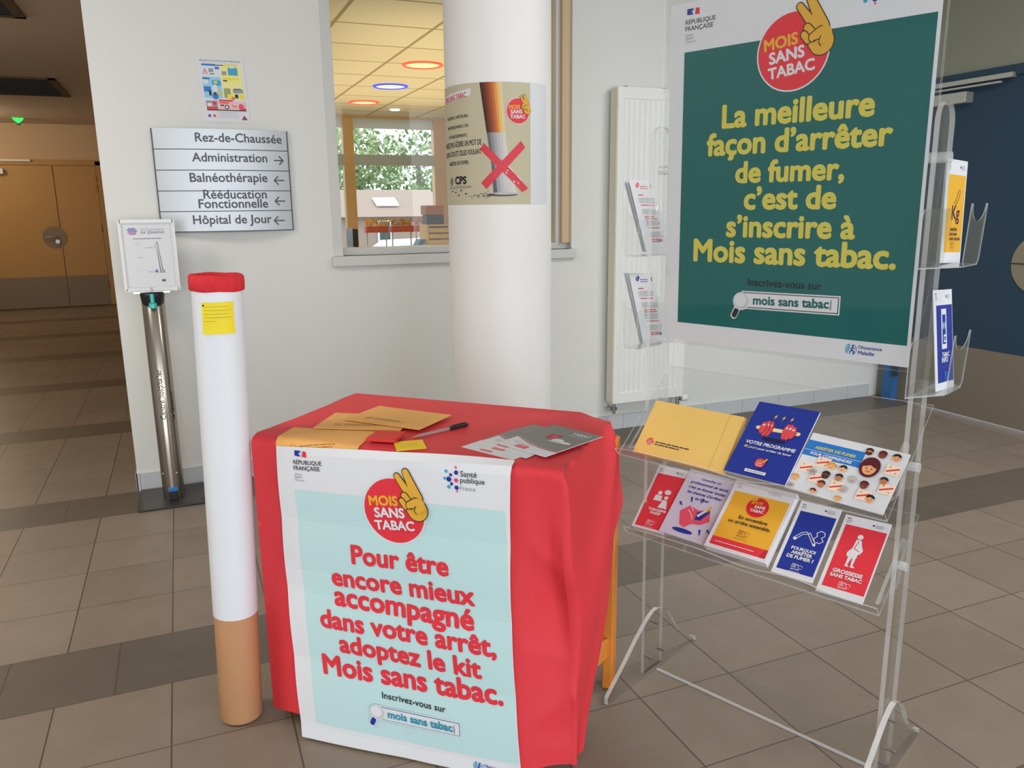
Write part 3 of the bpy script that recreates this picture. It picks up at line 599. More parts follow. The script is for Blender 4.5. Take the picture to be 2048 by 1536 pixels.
mb = MB(); mb.tube([(RX0 + .03, YW - .07, RZ0), (RX0 + .03, YW - .07, RZ0 - .07)], .011, CHR); mb.tube([(RX0 + .0, YW - .07, RZ0 - .04), (RX0 + .05, YW - .07, RZ0 - .04)], .009, CHR); mb.tube([(RX0 + .03, YW - .07, RZ0 - .04), (RX0 + .03, YW - .01, RZ0 - .04)], .008, CHR); mb.build('valve', t)
mb = MB(); mb.tube([(RX1 - .02, YW - .07, RZ0), (RX1 - .02, YW - .07, RZ0 - .06)], .013, CHR); mb.tube([(RX1 - .02, YW - .07, RZ0 - .02), (RX1 + .005, YW - .07, RZ0 - .02)], .014, CHR); v = mb.build('valve', t)
MB().lathe((RX1 + .005, YW - .07, RZ0 - .02), [(.0, 0), (.02, 0), (.024, .01), (.024, .04), (.02, .05), (.0, .05)], WHITE, 20, axis=(1, 0, 0)).build('thermostat_knob', v)

# ---- sanitiser pole
INOX = mat('stainless_steel', (176, 168, 158), .22, .95); BLK = mat('black_plastic_shell', (34, 36, 38), .4); DST = mat('dark_steel_plate', (92, 88, 84), .35, .7)
DX, DY = -.135, 3.915
t = thing('hand_gel_dispenser', (DX, DY, 0), 'stainless steel floor hand gel pole with a framed notice on top', 'dispenser')
mb = MB(); mb.box((-.285, 3.755, 0), (.18, 4.05, .006), BLK); mb.box((-.285, 3.755, .006), (.18, 4.05, .011), DST); mb.build('base_plate', t)
S = Sheet(); S.text('OVE', .0, 0, .12, BLK, .03); mb = MB(); S.emit(mb, lambda x, y, l: (-.02 + x, 3.79 + y * .7, .0112 + l), .0001); mb.build('plate_lettering', t)
mb = MB(); mb.lathe((DX, DY, .011), [(.0485, 0), (.0485, .935), (.044, .94), (0, .94)], INOX, 48); pole = mb.build('pole', t)
for body, az, z0, wd in (('Centre hospitalier', .05, .395, .235), ('Le Quesnoy', .95, .385, .14)):
    S = Sheet(); S.text(body, 0, 0, wd, INK, .012); mb = MB()
    S.emit(mb, lambda x, y, l: (DX + (.0487 + l) * math.sin(az - y / .0485), DY - (.0487 + l) * math.cos(az - y / .0485), z0 + x), .0001); mb.build('pole_lettering', t)
for az in (-.9, .5):
    mb = MB(); mb.lathe((DX + .0485 * math.sin(az), DY - .0485 * math.cos(az), .13), [(0, .004), (.005, .003), (.006, 0)], CHR, 10, axis=(math.sin(az), -math.cos(az), 0)); mb.build('rivet', t)
mb = MB(); mb.box((DX - .02, DY - .085, .012), (DX + .02, DY - .045, .05), BLK); mb.box((DX - .022, DY - .075, .05), (DX + .022, DY - .045, .068), mat('pedal_blue', (60, 120, 180), .3)); mb.build('foot_pedal', t, bevel=.003)
mb = MB(); mb.lathe((DX, DY - .012, .90), [(.0, 0), (.03, .004), (.046, .03), (.051, .065), (.051, .08), (0, .08)], BLK, 32); mb.box((DX - .075, DY - .03, .975), (DX + .075, DY - .01, .983), CHR); mb.build('dispenser_head', t)
mb = MB(); mb.tube([(DX, DY - .062, .975), (DX, DY - .063, .935)], .009, mat('gel_turquoise', (70, 190, 186), .25), 12); mb.tube([(DX, DY - .063, .935), (DX, DY - .06, .915)], [.016, .02], _M['gel_turquoise'], 12); mb.build('nozzle', t)
PX0, PX1, PZ0, PZ1, PYP = -.238, -.020, .985, 1.292, 3.925
def fp(x, y, l): return (PX0 + x, PYP - .006 - l, PZ0 + y)
W_, H_ = PX1 - PX0, PZ1 - PZ0
mb = MB(); mb.box((PX0, PYP - .012, PZ0), (PX1, PYP - .009, PZ1), FILM); pk = mb.build('placard_cover', t)
mb = MB(); e = .009
for a, b in (((PX0 - .006, PZ0), (PX0 + e * .6, PZ1 + .006)), ((PX1 - e * .6, PZ0), (PX1 + .006, PZ1 + .006)), ((PX0, PZ1 - e), (PX1, PZ1 + .006)), ((PX0, PZ0 - .004), (PX1, PZ0 + e))): mb.box((a[0], PYP - .011, a[1]), (b[0], PYP, b[1]), clear('milky_plastic', cover=.75, body=(.72, .72, .7)))
mb.build('placard_frame', t)
S = Sheet(); S.rect(.012, .014, W_ - .012, H_ - .014, GREY); S.rect(.0132, .0152, W_ - .0132, H_ - .0152, PAPER)
PUR = mat('print_violet', (96, 92, 176), .5)
for k, (a, b, y, m) in enumerate(((.034, .062, .272, PUR), (.028, .068, .266, PUR), (.032, .070, .260, PUR), (.03, .066, .254, PINK), (.036, .064, .248, PUR))): S.rect(a, y, b, y + .0048, m)
S.text('Centre hospitalier', .082, .266, .10, GREY, .004, shear=.25); S.text('Le Quesnoy', .084, .252, .098, INK, .004, shear=.25)
S.greek(.05, .228, .168, 1, .01, INK, .003, 0); S.greek(.05, .208, .095, 2, .008, LGREY, .0022); S.rect(.094, .189, .126, .1905, INK); S.greek(.06, .146, .09, 1, .01, GREY, .003); S.greek(.048, .092, .108, 1, .01, LGREY, .0022); S.rect(.096, .082, .122, .0835, INK)
S.quad([(.146, .082), (.160, .08), (.148, .214), (.140, .214)], mat('print_steel', (110, 104, 98), .5)); S.quad([(.151, .085), (.155, .085), (.146, .21), (.143, .21)], PAPER); S.disc(.139, .196, .008, LGREY, ry=.012); S.disc(.132, .085, .007, PUR); S.quad([(.14, .077), (.168, .077), (.166, .092), (.15, .085)], GREY); S.rect(.15, .038, .166, .048, INK)
mb = MB(); paperbox(mb, .004, .006, W_ - .004, H_ - .004, fp, .002); S.emit(mb, fp, .00006); mb.build('placard_sheet', t)
mb = MB(); mb.tube([(DX, PYP - .005, PZ0 + .012), (DX, DY - .005, .945)], .006, CHR); mb.build('placard_stem', t)

# ---- pillar poster
PZ_0, PZ_1 = 1.345, 1.795
def fq(x, y, l):   # x = arc length from the visible centre
    an = x / PR - .379 - pi / 2; r = PR + .0012 + l
    return (PCX + r * math.cos(an), PCY + r * math.sin(an), PZ_0 + y)
S = Sheet(); BEI = mat('print_beige', (196, 190, 162), .5)
X0, X1 = -.36, .129; H_ = PZ_1 - PZ_0
S.rect(X0, .0, X1, H_ - .002, BEI, 110, 6)
def cig(x0, x1, xb0, xb1, y0, y1, cols, layer):
    n = len(cols)
    for i, c in enumerate(cols): S.quad([(xb0 + (xb1 - xb0) * i / n, y0), (xb0 + (xb1 - xb0) * (i + 1) / n, y0), (x0 + (x1 - x0) * (i + 1) / n, y1), (x0 + (x1 - x0) * i / n, y1)], mat('cig%d%d%d' % c, c, .5), 3, 8, layer=layer)
cig(-.071, .015, -.046, .026, .266, H_ - .002, [(66, 32, 20), (104, 46, 26), (140, 60, 30), (168, 82, 38), (196, 110, 44), (222, 152, 64), (234, 190, 110), (222, 202, 160)], 2)
cig(-.046, .026, -.029, .038, .145, .268, [(104, 106, 112), (140, 142, 146), (166, 166, 170), (186, 186, 186), (202, 201, 198), (212, 210, 202)], 2)
cig(-.029, .038, -.023, .070, .040, .145, [(90, 92, 100), (160, 160, 166), (188, 188, 190), (202, 201, 198), (208, 206, 200), (212, 210, 202)], 2)
S.disc(.012, .036, .058, mat('print_ash', (80, 80, 86), .5), ry=.006, layer=3, rings=4); S.disc(.024, .041, .048, mat('print_ash_pale', (190, 190, 190), .5), ry=.005, layer=4, rings=4)
rnd = random.Random(3)
for _ in range(60): S.disc(-.03 - abs(rnd.gauss(0, .045)), .034 + rnd.gauss(0, .005), rnd.uniform(.001, .003), INK, ry=.0014, n=7, layer=3)
for x, y in ((-.225, .052), (-.20, .048), (-.165, .055), (-.18, .036), (-.14, .042)): S.disc(x, y, .006, INK, ry=.003, n=7, layer=3)
XR = mat('print_brush_red', (220, 60, 76), .5)
S.quad([(.090, .045), (.116, .059), (-.058, .229), (-.073, .206)], XR, 4, 20, layer=5); S.quad([(-.071, .081), (-.050, .058), (.104, .212), (.086, .236)], XR, 4, 20, layer=6)
for a, b in (((.03, .128), (.075, .078)), ((.04, .138), (.088, .088)), ((.025, .12), (.06, .082))): S.line([a, b], .0035, PAPER, layer=7)
S.quad([(-.287, .387), (-.110, .404), (-.108, .430), (-.287, .412)], PAPER, 24, 1, layer=3); S.text('MOIS SANS TABAC', -.274, .389, .147, XR, .02, y2=.400, hs=1.5, layer=5)
for a, wd, y, b, h in ((-.258, .138, .322, 'Patients, Visiteurs,', 1.1), (-.253, .131, .287, 'Professionnels de', 1.1), (-.245, .119, .252, "l'Établissement,", 1.1), (-.296, .229, .216, "N'HÉSITEZ PAS À ÉCRIRE UN MOT DE", 2.1), (-.296, .229, .182, 'SOUTIEN À CEUX ET CELLES VOULANT', 2.1), (-.245, .123, .150, 'ARRÊTER DE FUMER.', 1.5)): S.text(b.upper(), a, y, wd, INK, .014, y2=y + wd * .035, hs=h, layer=5)
S.text('CPS', -.202, .080, .067, INK, .05, layer=5); S.lock = 5; S.greek(-.202, .070, -.105, 2, .006, INK, .0016); S.line([(-.229, .066), (-.229, .082)], .003, DARKB); S.disc(-.229, .090, .012, LEAFS[2], ry=.015); S.rect(-.248, .062, -.207, .065, INK); S.lock = None
S.k = 5; logo(S, .077, .345, .046, rot=.03)
mb = MB(); paperbox(mb, X0, 0, .227, H_, fq, .0006, nx=110); S.emit(mb, fq, .00022)
tag(mb.build('wrapped_poster'), 'beige poster of a crushed cigarette with a red cross wrapped around the column', 'poster')

# ------------------------------------------------------------------ GIANT CIGARETTE TUBE
TB = Vector((.037, 2.03, .004)); TT = Vector((.0745, 2.03, 1.185)); ax = (TT - TB).normalized()
t = thing('cigarette_tube', TB, 'giant cardboard tube dressed as a cigarette with a red rim', 'cardboard tube')
KRAFT = mat('kraft_cardboard', (194, 144, 104), .6, vary=.06, bscale=30); LK = (TT - TB).length
MB().lathe(TB, [(0, 0), (.052, 0), (.0545, .004), (.0550, .30), (.0550, .31)], KRAFT, 64, axis=ax).build('filter', t)
mb = MB(); mb.lathe(TB, [(.0562, .302), (.0575, .70), (.0592, LK - .03), (.0592, LK - .02), (.051, LK - .02), (.051, LK - .2), (0, LK - .2)], mat('tube_white_paper', (226, 229, 235), .5), 64, axis=ax); mb.build('paper_wrap', t)
mb = MB(); CR = mat('red_crepe', (214, 44, 52), .8, bump=.5, bscale=160); n = 80; V = []
X = ax.orthogonal().normalized(); Y = ax.cross(X)
pr = [(.0605, LK - .040), (.063, LK - .037), (.0635, LK - .022), (.063, LK - .006), (.0585, LK - .001), (.052, LK - .004), (.049, LK - .03)]
for r, z in pr: V += [TB + ax * (z + .0008 * math.sin(5 * 2 * pi * k / n + z * 50)) + (X * math.cos(2 * pi * k / n) + Y * math.sin(2 * pi * k / n)) * (r + .0012 * math.sin(17 * 2 * pi * k / n) * (1 if r > .06 else .4)) for k in range(n)]
mb.add(V, [(i * n + k, i * n + (k + 1) % n, (i + 1) * n + (k + 1) % n, (i + 1) * n + k) for i in range(len(pr) - 1) for k in range(n)], CR, True); mb.build('red_rim', t)
NOTE = mat('sticky_note_yellow', (238, 216, 42), .6)
def ft(x, y, l):
    an = -pi / 2 + (x - .004) / .059 + (.02 if 0 else 0); c = TB + (TT - TB) * ((1.047 + y) / 1.181)
    r = .0592 + .0016 + l + .004 * max(0, (.02 - y) / .02) ** 2 * (1 if x > 0 else .4)
    return (c.x + r * math.cos(an), c.y + r * math.sin(an), 1.047 + y)
S = Sheet(); PEN = mat('pencil_trace', (170, 150, 44), .6)
for i in range(5): S.greek(-.030, .064 - i * .0085, (.028, .03, .026, .03, -.005)[i], 1, .01, PEN, .0012, .1)
S.disc(-.032, .068, .0025, DARKB, n=8)
mb = MB(); paperbox(mb, -.036, 0, .037, .075, ft, .0006, NOTE, nx=10, ny=6); S.emit(mb, ft, .0001)
tag(mb.build('sticky_note'), 'yellow square sticky note with faint handwriting stuck on the cigarette tube', 'sticky note')

# ------------------------------------------------------------------ TABLE
TH = -.7608; A = Vector((math.cos(TH), math.sin(TH), 0)); B = Vector((-A.y, A.x, 0)); T0 = Vector((.13, 2.006, 0)); TW, TD = .811, .481
def tl(a, b, z): return T0 + A * a + B * b + Vector((0, 0, z))
ORG = mat('orange_beech', (214, 132, 52), .4, vary=.08, bscale=20)
t = thing('side_table', tl(.4, .24, 0), 'small orange wood table hidden under the red cloth', 'table')
MB().box((.012, .012, .735), (TW - .05, TD - .05, .776), ORG, tl).build('tabletop', t, bevel=.004)
for a, b in ((.006, .012), (.006, TD - .075), (TW - .10, .09), (TW - .018, TD - .075)):
    if 1: MB().box((a + .004, b, 0), (a + .034, b + .045, .735), ORG, tl).build('leg', t, bevel=.004)
for a, k_, b_ in ((.010, 0, .05), (TW - .094, .076, .12)): MB().hexa([tl(a, b_, .10), tl(a + .024, b_, .10), tl(a + .024 + k_, TD - .07, .10), tl(a + k_, TD - .07, .10), tl(a, b_, .16), tl(a + .024, b_, .16), tl(a + .024 + k_, TD - .07, .16), tl(a + k_, TD - .07, .16)], ORG).build('stretcher', t, bevel=.003)
MB().box((.03, TD - .066, .66), (TW - .03, TD - .05, .735), ORG, tl).build('apron', t)
CLO = mat('red_nonwoven_cloth', (224, 56, 66), .55, bump=.35, bscale=700)
def sstep(a, b, x): x = max(0, min(1, (x - a) / (b - a))); return x * x * (3 - 2 * x)
def wrinkle(a, z):
    # conical folds fanning down from the front right corner of the table
    dx, dz = a - .80, .775 - z; r = math.hypot(dx, dz); ang = math.atan2(-dx, dz)
    wv = math.sin(ang * 9 + 1.2 + r * 5) * .018 + math.sin(ang * 17 + r * 11) * .007
    cr = .016 * (1 - abs(math.sin(ang * 5.5 + .5 + 1.6 * math.sin(r * 6)))) ** 2 + .010 * (1 - abs(math.sin(r * 13 + ang * 2.2))) ** 3 * sstep(.2, .5, ang + .3)
    return (wv + cr) * sstep(.05, .3, r) * sstep(.69, .77, a) + (.003 * math.sin(z * 21 + a * 3)) * sstep(.69, .75, a)
def surf(a, s, off, wr=0):   # the draped top: s >= .012 on the table, below it rolls over the front edge and hangs
    R_ = .02 + off; z0 = .76
    if s >= .012: return tl(a, s, z0 + R_)
    an = (.012 - s) / .022
    if an < pi / 2: return tl(a, .012 - R_ * math.sin(an), z0 + R_ * math.cos(an))
    d_ = (an - pi / 2) * .022; z = z0 - d_; b = .012 - R_
    k = max(0, min(1, (.45 - z) / .494)); wt = k * (1 - .65 * max(0, min(1, (a - .085) / .615))) * sstep(-.02, .07, a)
    rnd_ = .055 * sstep(.68, .815, a) * sstep(.02, .35, .78 - z) if wr else 0
    return tl(a + .048 * wt, b - .061 * wt - wr * wrinkle(a, z) + rnd_, max(z + .054 * wt, .006))
SB = -.7826     # s of floor level on the hanging front
mb = MB()
def ctop(u, v):
    a = -.008 + (TW + .004) * u
    s = TD + .006 + (SB + .014 - TD - .006) * v
    p = surf(a, s, 0, 1)
    if s > .012: p = p - Vector((0, 0, .014 * sstep(.40, .49, s) * sstep(TW - .09, TW, a))) - A * (.045 * sstep(.42, .487, s) * sstep(TW - .16, TW - .004, a)); p = p + Vector((0, 0, .0035 * sstep(.06, .0, a) * sstep(.12, .02, s)))
    return p
mb.grid(ctop, 60, 110, CLO)
def bmaxz(z):
    if z > .575: return TD - .005 + .004 * math.sin(z * 20)
    if z > .50: return .30 + (.17) * sstep(.50, .575, z)
    return .12 + .18 * (z - .03) / .47
def cside(u, v):   # right side: column u along the side, v down
    z = .78 - (.78 - .014) * v; a0 = TW - .004; bm = bmaxz(z); d_ = .78 - z
    if d_ < .02: inn = .02 - math.sqrt(max(0, .0004 - (.02 - (.02 - d_)) ** 2)) if 0 else .008 * (1 - d_ / .02)
    else: inn = 0
    fl = .016 * sstep(0, .12, d_) + .018 * sstep(.1, .3, d_) - .03 * sstep(.35, .75, d_)
    b0 = -.008 + .055 * sstep(.02, .35, d_)
    c0 = surf(a0, z + SB, 0, 1) if z < .77 else surf(a0, .012 - (.78 - z) * 1.7, 0, 1)
    b = b0 + (bm - b0) * u
    a_ = a0 + .012 * sstep(0, .04, d_) + fl * math.sin(min(1, u * 2.2) * pi / 2) + .006 * math.sin(u * 7 + z * 6) * sstep(0, .15, d_) * u
    p = tl(a_ - .05 * sstep(.42, .487, b), b, z - .014 * sstep(.40, .50, b) * (1 - v)); k = sstep(0, .30, u); q = c0 + A * (a_ - a0) * 1.0
    return q * (1 - k) + p * k if u > 0 else c0
mb.grid(cside, 26, 60, CLO)
# right strip between the top and the side drape
mb.grid(lambda u, v: ctop(1, (TD + .006 - (.012 + (TD - .006) * u)) / (TD + .006 - SB - .014)) * (1 - v) + cside(u, 0) * v, 26, 1, CLO)
# left flap and back flap
mb.grid(lambda u, v: tl(-.008 - .016 * math.sin(v * 1.5) * (.5 + u) - .004 * math.sin(u * 9), .0 + (TD + .006) * u, .78 - (.17 + .55 * sstep(.35, 0, u)) * v) if u > 0 else surf(-.008, .012 - (.012 - SB - .014) * v, 0, 1), 16, 16, CLO)
mb.grid(lambda u, v: ctop(u, 0) + B * (.012 * math.sin(v * 1.5) + .004 * math.sin(u * 19) * v) + Vector((0, 0, -.16 * v)), 60, 6, CLO)
cl = mb.build('tablecloth', merge=.0008)
tag(cl, 'red cloth draped over the table down to the floor in front', 'tablecloth')
# ---- poster on the front of the table
def fpst(x, y, l): return surf(x, y + SB, .006 + .0035 * abs(math.sin(pi * (y - .03 * (x - .07)) / .1925)) + .0025 * abs(math.sin(pi * (x - .075 + .0) / .31)) + l, 0)
S = Sheet()
c = [(.085, -.044), (.704, -.008), (.693, .794), (.073, .764)]
def edge(u, v):
    lx = .073 + .012 * v ** 3 + .008 * (1 - abs(2 * v - 1)) * 0; return lx
nxp, nyp = 24, 48
def pq(u, v):  # v 0 bottom..1 top
    xl = .073 + .012 * (1 - v) - .004 * math.sin(pi * v); xr = .693 + .011 * (1 - v) - .008 * math.sin(pi * v)
    zl = -.044 + (.764 + .044) * v; zr = -.008 + (.794 + .008) * v
    return (xl + (xr - xl) * u, zl + (zr - zl) * u)
S.raw([pq(i / nxp, j / nyp) for j in range(nyp + 1) for i in range(nxp + 1)], [(j * (nxp + 1) + i, j * (nxp + 1) + i + 1, (j + 1) * (nxp + 1) + i + 1, (j + 1) * (nxp + 1) + i) for j in range(nyp) for i in range(nxp)], PAPER, 0)
S.quad([(.133, .008), (.699, .036), (.679, .676), (.122, .660)], MINT, 24, 40)
S.lock = 3; republique(S, .1245, .7255, .082, .06); S.lock = None; S.lock = 3; sante(S, .546, .737, .95, .03); S.lock = None; S.k = 3
logo(S, .400, .640, .080, .10); S.lock = 4
S.text('Pour être', .276, .489, .263, RED, .036, y2=.499); S.text('encore mieux', .215, .421, .388, RED, .036, y2=.434); S.text('accompagné', .217, .366, .381, RED, .036, y2=.369); S.text('dans votre arrêt,', .172, .297, .481, RED, .036, y2=.312); S.text('adoptez le kit', .223, .236, .390, RED, .036, y2=.247); S.text('Mois sans tabac.', .169, .163, .497, RED, .036, y2=.188)
S.text('Inscrivez-vous sur', .337, .131, .176, INK, .012, y2=.134); S.lock = None; S.k = 4
search(S, .322, .090, .0215, .549, .070, .106, .008, 'mois sans tabac', .352, .082, .180, .089, TEAL if False else mat('print_sea_blue', (40, 150, 176), .5), mat('print_steel_blue', (90, 140, 170), .5))
S.k = 4; assurance(S, .592, .006, .95)
mb = MB(); S.emit(mb, fpst, .0005)
tag(mb.build('table_poster', merge=0), 'mint and white campaign poster hanging over the front of the red table', 'poster')

# ---- things on the table
ZT = .7803
ENV = mat('kraft_envelope', (234, 174, 96), .6, vary=.04, bscale=12)
BADGE = mat('print_envelope_red', (206, 92, 60), .6); ENVT = mat('print_envelope_brown', (178, 122, 50), .6)
def lay(cx, cy, ang, z, lift=None):
    c_, s_ = math.cos(ang), math.sin(ang)
    def f(x, y, l):
        return tl(cx + x * c_ - y * s_, cy + x * s_ + y * c_, z + l + (lift(x, y) if lift else 0))
    return f
def envelope(name, f, w_, h_, lb, nx=1, ny=1, t_=.0025):
    root = thing(name, f(0, 0, -t_), lb, 'envelope', 'padded envelopes on the red table')
    S = Sheet(); x, y = -w_ * .28, -h_ * .26
    S.disc(x, y, .011, BADGE, n=20); S.disc(x, y, .0088, ENV, n=20); S.text('MOIS', x - .007, y + .001, .014, BADGE, .03); S.text('SANS', x - .006, y - .005, .012, BADGE, .03); S.greek(x + .018, y + .003, x + .115, 2, .007, ENVT, .003, .2)
    mb = MB(); paperbox(mb, -w_ / 2, -h_ / 2, w_ / 2, h_ / 2, f, t_, ENV, nx, ny); S.emit(mb, f, .0001); mb.build('pouch', root)
    mb = MB(); paperbox(mb, -w_ / 2, -h_ / 2, -w_ / 2 + .018, h_ / 2, lambda x, y, l: f(x, y, l + .0006), .0004, ENV, 1, ny); mb.build('seal_flap', root)
def f1(x, y, l):
    c_, s_ = math.cos(.17), math.sin(.17); return surf(.178 + x * c_ - y * s_, .030 + x * s_ + y * c_, .0032 + l)
envelope('envelope', f1, .229, .158, 'kraft envelope nearest the edge, tucked under the mint poster', 12, 40)
envelope('envelope', lay(.205, .192, .22, ZT + .006, lambda x, y: -.012 * y), .229, .155, 'middle kraft envelope of the fanned three on the red table')
envelope('envelope', lay(.272, .243, -.10, ZT + .0105), .235, .155, 'rearmost and topmost kraft envelope of the three on the red table')
def pad(f, w_, m, lb, t_, lines=None):
    mb = MB(); paperbox(mb, -w_ / 2, -w_ / 2, w_ / 2, w_ / 2, f, t_, m)
    if lines: Sheet().greek(-.025, .012, .025, 4, .008, lines, .0012, .2).emit(mb, f, .0001)
    tag(mb.build('note_pad'), lb, 'note pad', 'sticky note pads on the table')
pad(lay(.331, .076, .14, ZT + .0125), .074, mat('note_pad_red', (214, 52, 50), .6), 'red sticky note pad lying on the kraft envelopes', .007)
pad(lay(.412, .047, .62, ZT + .0035), .070, mat('note_pad_yellow', (244, 206, 36), .6), 'yellow sticky note pad lying beside the pen', .0025, PEN)
# pen
p0 = tl(.388, .100, ZT + .0045); p1 = tl(.470, .254, ZT + .0055); dv = p1 - p0
t = thing('ballpoint_pen', p0, 'clear ballpoint pen with black cap on the red cloth', 'pen')
MB().tube([p0 + dv * .10, p0 + dv * .72], .0041, clear('pen_barrel_clear', tint=(.85, .82, .82), cover=.35, body=(.75, .7, .7)), 6).build('barrel', t)
mb = MB(); mb.tube([p0 + dv * .04, p0 + dv * .7], .0012, BLK, 8); mb.build('ink_tube', t)
mb = MB(); mb.tube([p0, p0 + dv * .03, p0 + dv * .10], [.0006, .0018, .0035], mat('pen_tip_brass', (190, 150, 90), .3, .8), 10); mb.build('tip', t)
mb = MB(); mb.tube([p0 + dv * .66, p0 + dv * .70, p0 + dv * .98, p0 + dv], [.0046, .0054, .005, .0036], BLK, 12); mb.tube([p0 + dv * .72 + Vector((0, 0, .006)), p0 + dv * .95 + Vector((0, 0, .006))], .0012, BLK, 8); mb.build('cap', t)
# grey "tabac" brochures fanned out
BG = mat('print_warm_grey', (122, 120, 118), .4); BP = mat('print_maroon', (176, 44, 70), .5)
def brochure(f, lb):
    w_, h_ = .158, .205; S = Sheet()
    n = 18; arc = [(-w_ / 2 + w_ * k / n, -h_ * .22 - .045 * math.sin(pi * (k / n) * .55 + .15) + .03) for k in range(n + 1)]
    S.raw(arc + [(x, h_ / 2) for x, y in arc], [(i, i + 1, n + 2 + i, n + 1 + i) for i in range(n)], BG)
    S.line([(x, y - .004) for x, y in arc], .004, BP)
    S.text('TABAC', .008, .068, .056, PAPER, .03); S.greek(.012, .060, .07, 2, .006, LGREY, .0018)
    S.quad([(-.022, .004), (.012, .010), (.006, .042), (-.028, .036)], BP); S.quad([(-.012, .014), (.004, .017), (.001, .032), (-.015, .029)], PINK); S.disc(.02, .006, .016, PAPER, ry=.012); S.disc(.045, .0, .02, PAPER, ry=.008); S.quad([(.0, -.012), (.04, -.012), (.036, .0), (.006, .0)], LGREY)
    S.rect(-.03, -.092, .004, -.074, RED); S.greek(-.028, -.081, .0, 2, .006, PAPER, .0018, 0); S.greek(-.06, -.06, .02, 2, .006, LGREY, .0015)
    mb = MB(); paperbox(mb, -w_ / 2, -h_ / 2, w_ / 2, h_ / 2, f, .0012); S.emit(mb, f, .00006)
    tag(mb.build('brochure'), lb, 'brochure', 'grey tobacco brochures fanned on the table')
def rise(k): return lambda x, y: k * ((x + .08) / .16) * .5
brochure(lay(.640, .150, -.02 - .32, ZT + .0014), 'bottom grey brochure of the fan, farthest left')
brochure(lay(.660, .165, .02 - .30, ZT + .0030), 'second grey brochure from the bottom of the fan')
brochure(lay(.668, .186, -.16 - .2, ZT + .0046), 'third grey brochure of the fan, under the top one')
brochure(lay(.718, .181, -.42, ZT + .0064, lambda x, y: .002 + .015 * y), 'topmost grey brochure of the fan, nearest the right edge')

# ------------------------------------------------------------------ ACRYLIC DISPLAY STAND
AZ = math.radians(-66.6); SA = Vector((math.cos(AZ), math.sin(AZ), 0)); SN = Vector((-SA.y, SA.x, 0)); S0 = Vector((1.173, 1.783, 0)); LEAN = math.tan(math.radians(1.0))
def sl(a, n, z): return S0 + SA * a + SN * (n - LEAN * z) + Vector((0, 0, z))
LS = .655
stand = thing('display_stand', sl(LS / 2, 0, 0), 'clear acrylic leaflet display stand with two sloping trays', 'display stand')
def round_top(w0, h, r, n=8):
    P = [(-w0, 0.0), (w0, 0.0)]
    P += [(w0 - r + r * math.cos(pi / 2 * k / n), h - r + r * math.sin(pi / 2 * k / n)) for k in range(n + 1)]
    P += [(-w0 + r - r * math.sin(pi / 2 * k / n), h - r + r * math.cos(pi / 2 * k / n)) for k in range(n + 1)]
    return P
FOOT = [(-.235, 0), (-.235, .02), (-.222, .032), (-.16, .085), (-.10, .14), (-.05, .18), (-.02, .196), (.0, .198), (.03, .187), (.062, .163), (.085, .132), (.105, .10), (.125, .075), (.155, .045), (.19, .026), (.215, .016), (.218, 0)]
for a, s_ in ((0, 1), (LS, 1)):
    MB().plate(round_top(.046, 1.525, .04), lambda p, q, r: sl(a + r, p, q), -.005, .005, CLEAR, EDGE).build('upright', stand)
    MB().plate(FOOT, lambda p, q, r: sl(a + r, p, q), .006, .018, CLEAR, clear('acrylic_edge_bright', tint=(.93, .95, .95), cover=.62, rough=.1, body=(.92, .94, .94)), True).build('foot', stand)
    for n_, z in ((-.03, .05), (.03, .05), (0, .15)): MB().tube([sl(a - .006, n_, z), sl(a + .02, n_, z)], .004, CHR, 8).build('screw', stand)
mb = MB(); mb.plate([(.02, .005), (LS, .005), (LS, .10), (.02, .10)], lambda p, q, r: sl(p, r, q), -.004, .004, CLEAR, CLEAR); mb.plate([(.02, .001), (LS, .001), (LS, .005), (.02, .005)], lambda p, q, r: sl(p, r, q), -.004, .004, EDGE, EDGE); mb.build('floor_rail', stand)
# poster sleeve
FA0, FA1, FZ0 = .012, .645, .983
for n_, nm in ((-.0180, 'sleeve_front'), (-.0095, 'sleeve_back')):
    MB().plate([(FA0, FZ0), (FA1, FZ0), (FA1, 1.86), (FA0, 1.86)], lambda p, q, r: sl(p, n_ + r, q), 0, .0025, CLEAR, EDGE).build(nm, stand)
for z in (1.42,):
    for a0, a1 in ((.645, .66), ): MB().tube([sl(a0 - .03, .012, z), sl(a1 + .01, .012, z)], .011, clear('rod_acrylic', cover=.35), 14).build('spacer_rod', stand)
MB().tube([sl(-.012, .012, 1.42), sl(.03, .012, 1.42)], .011, _M['rod_acrylic'], 14).build('spacer_rod', stand)
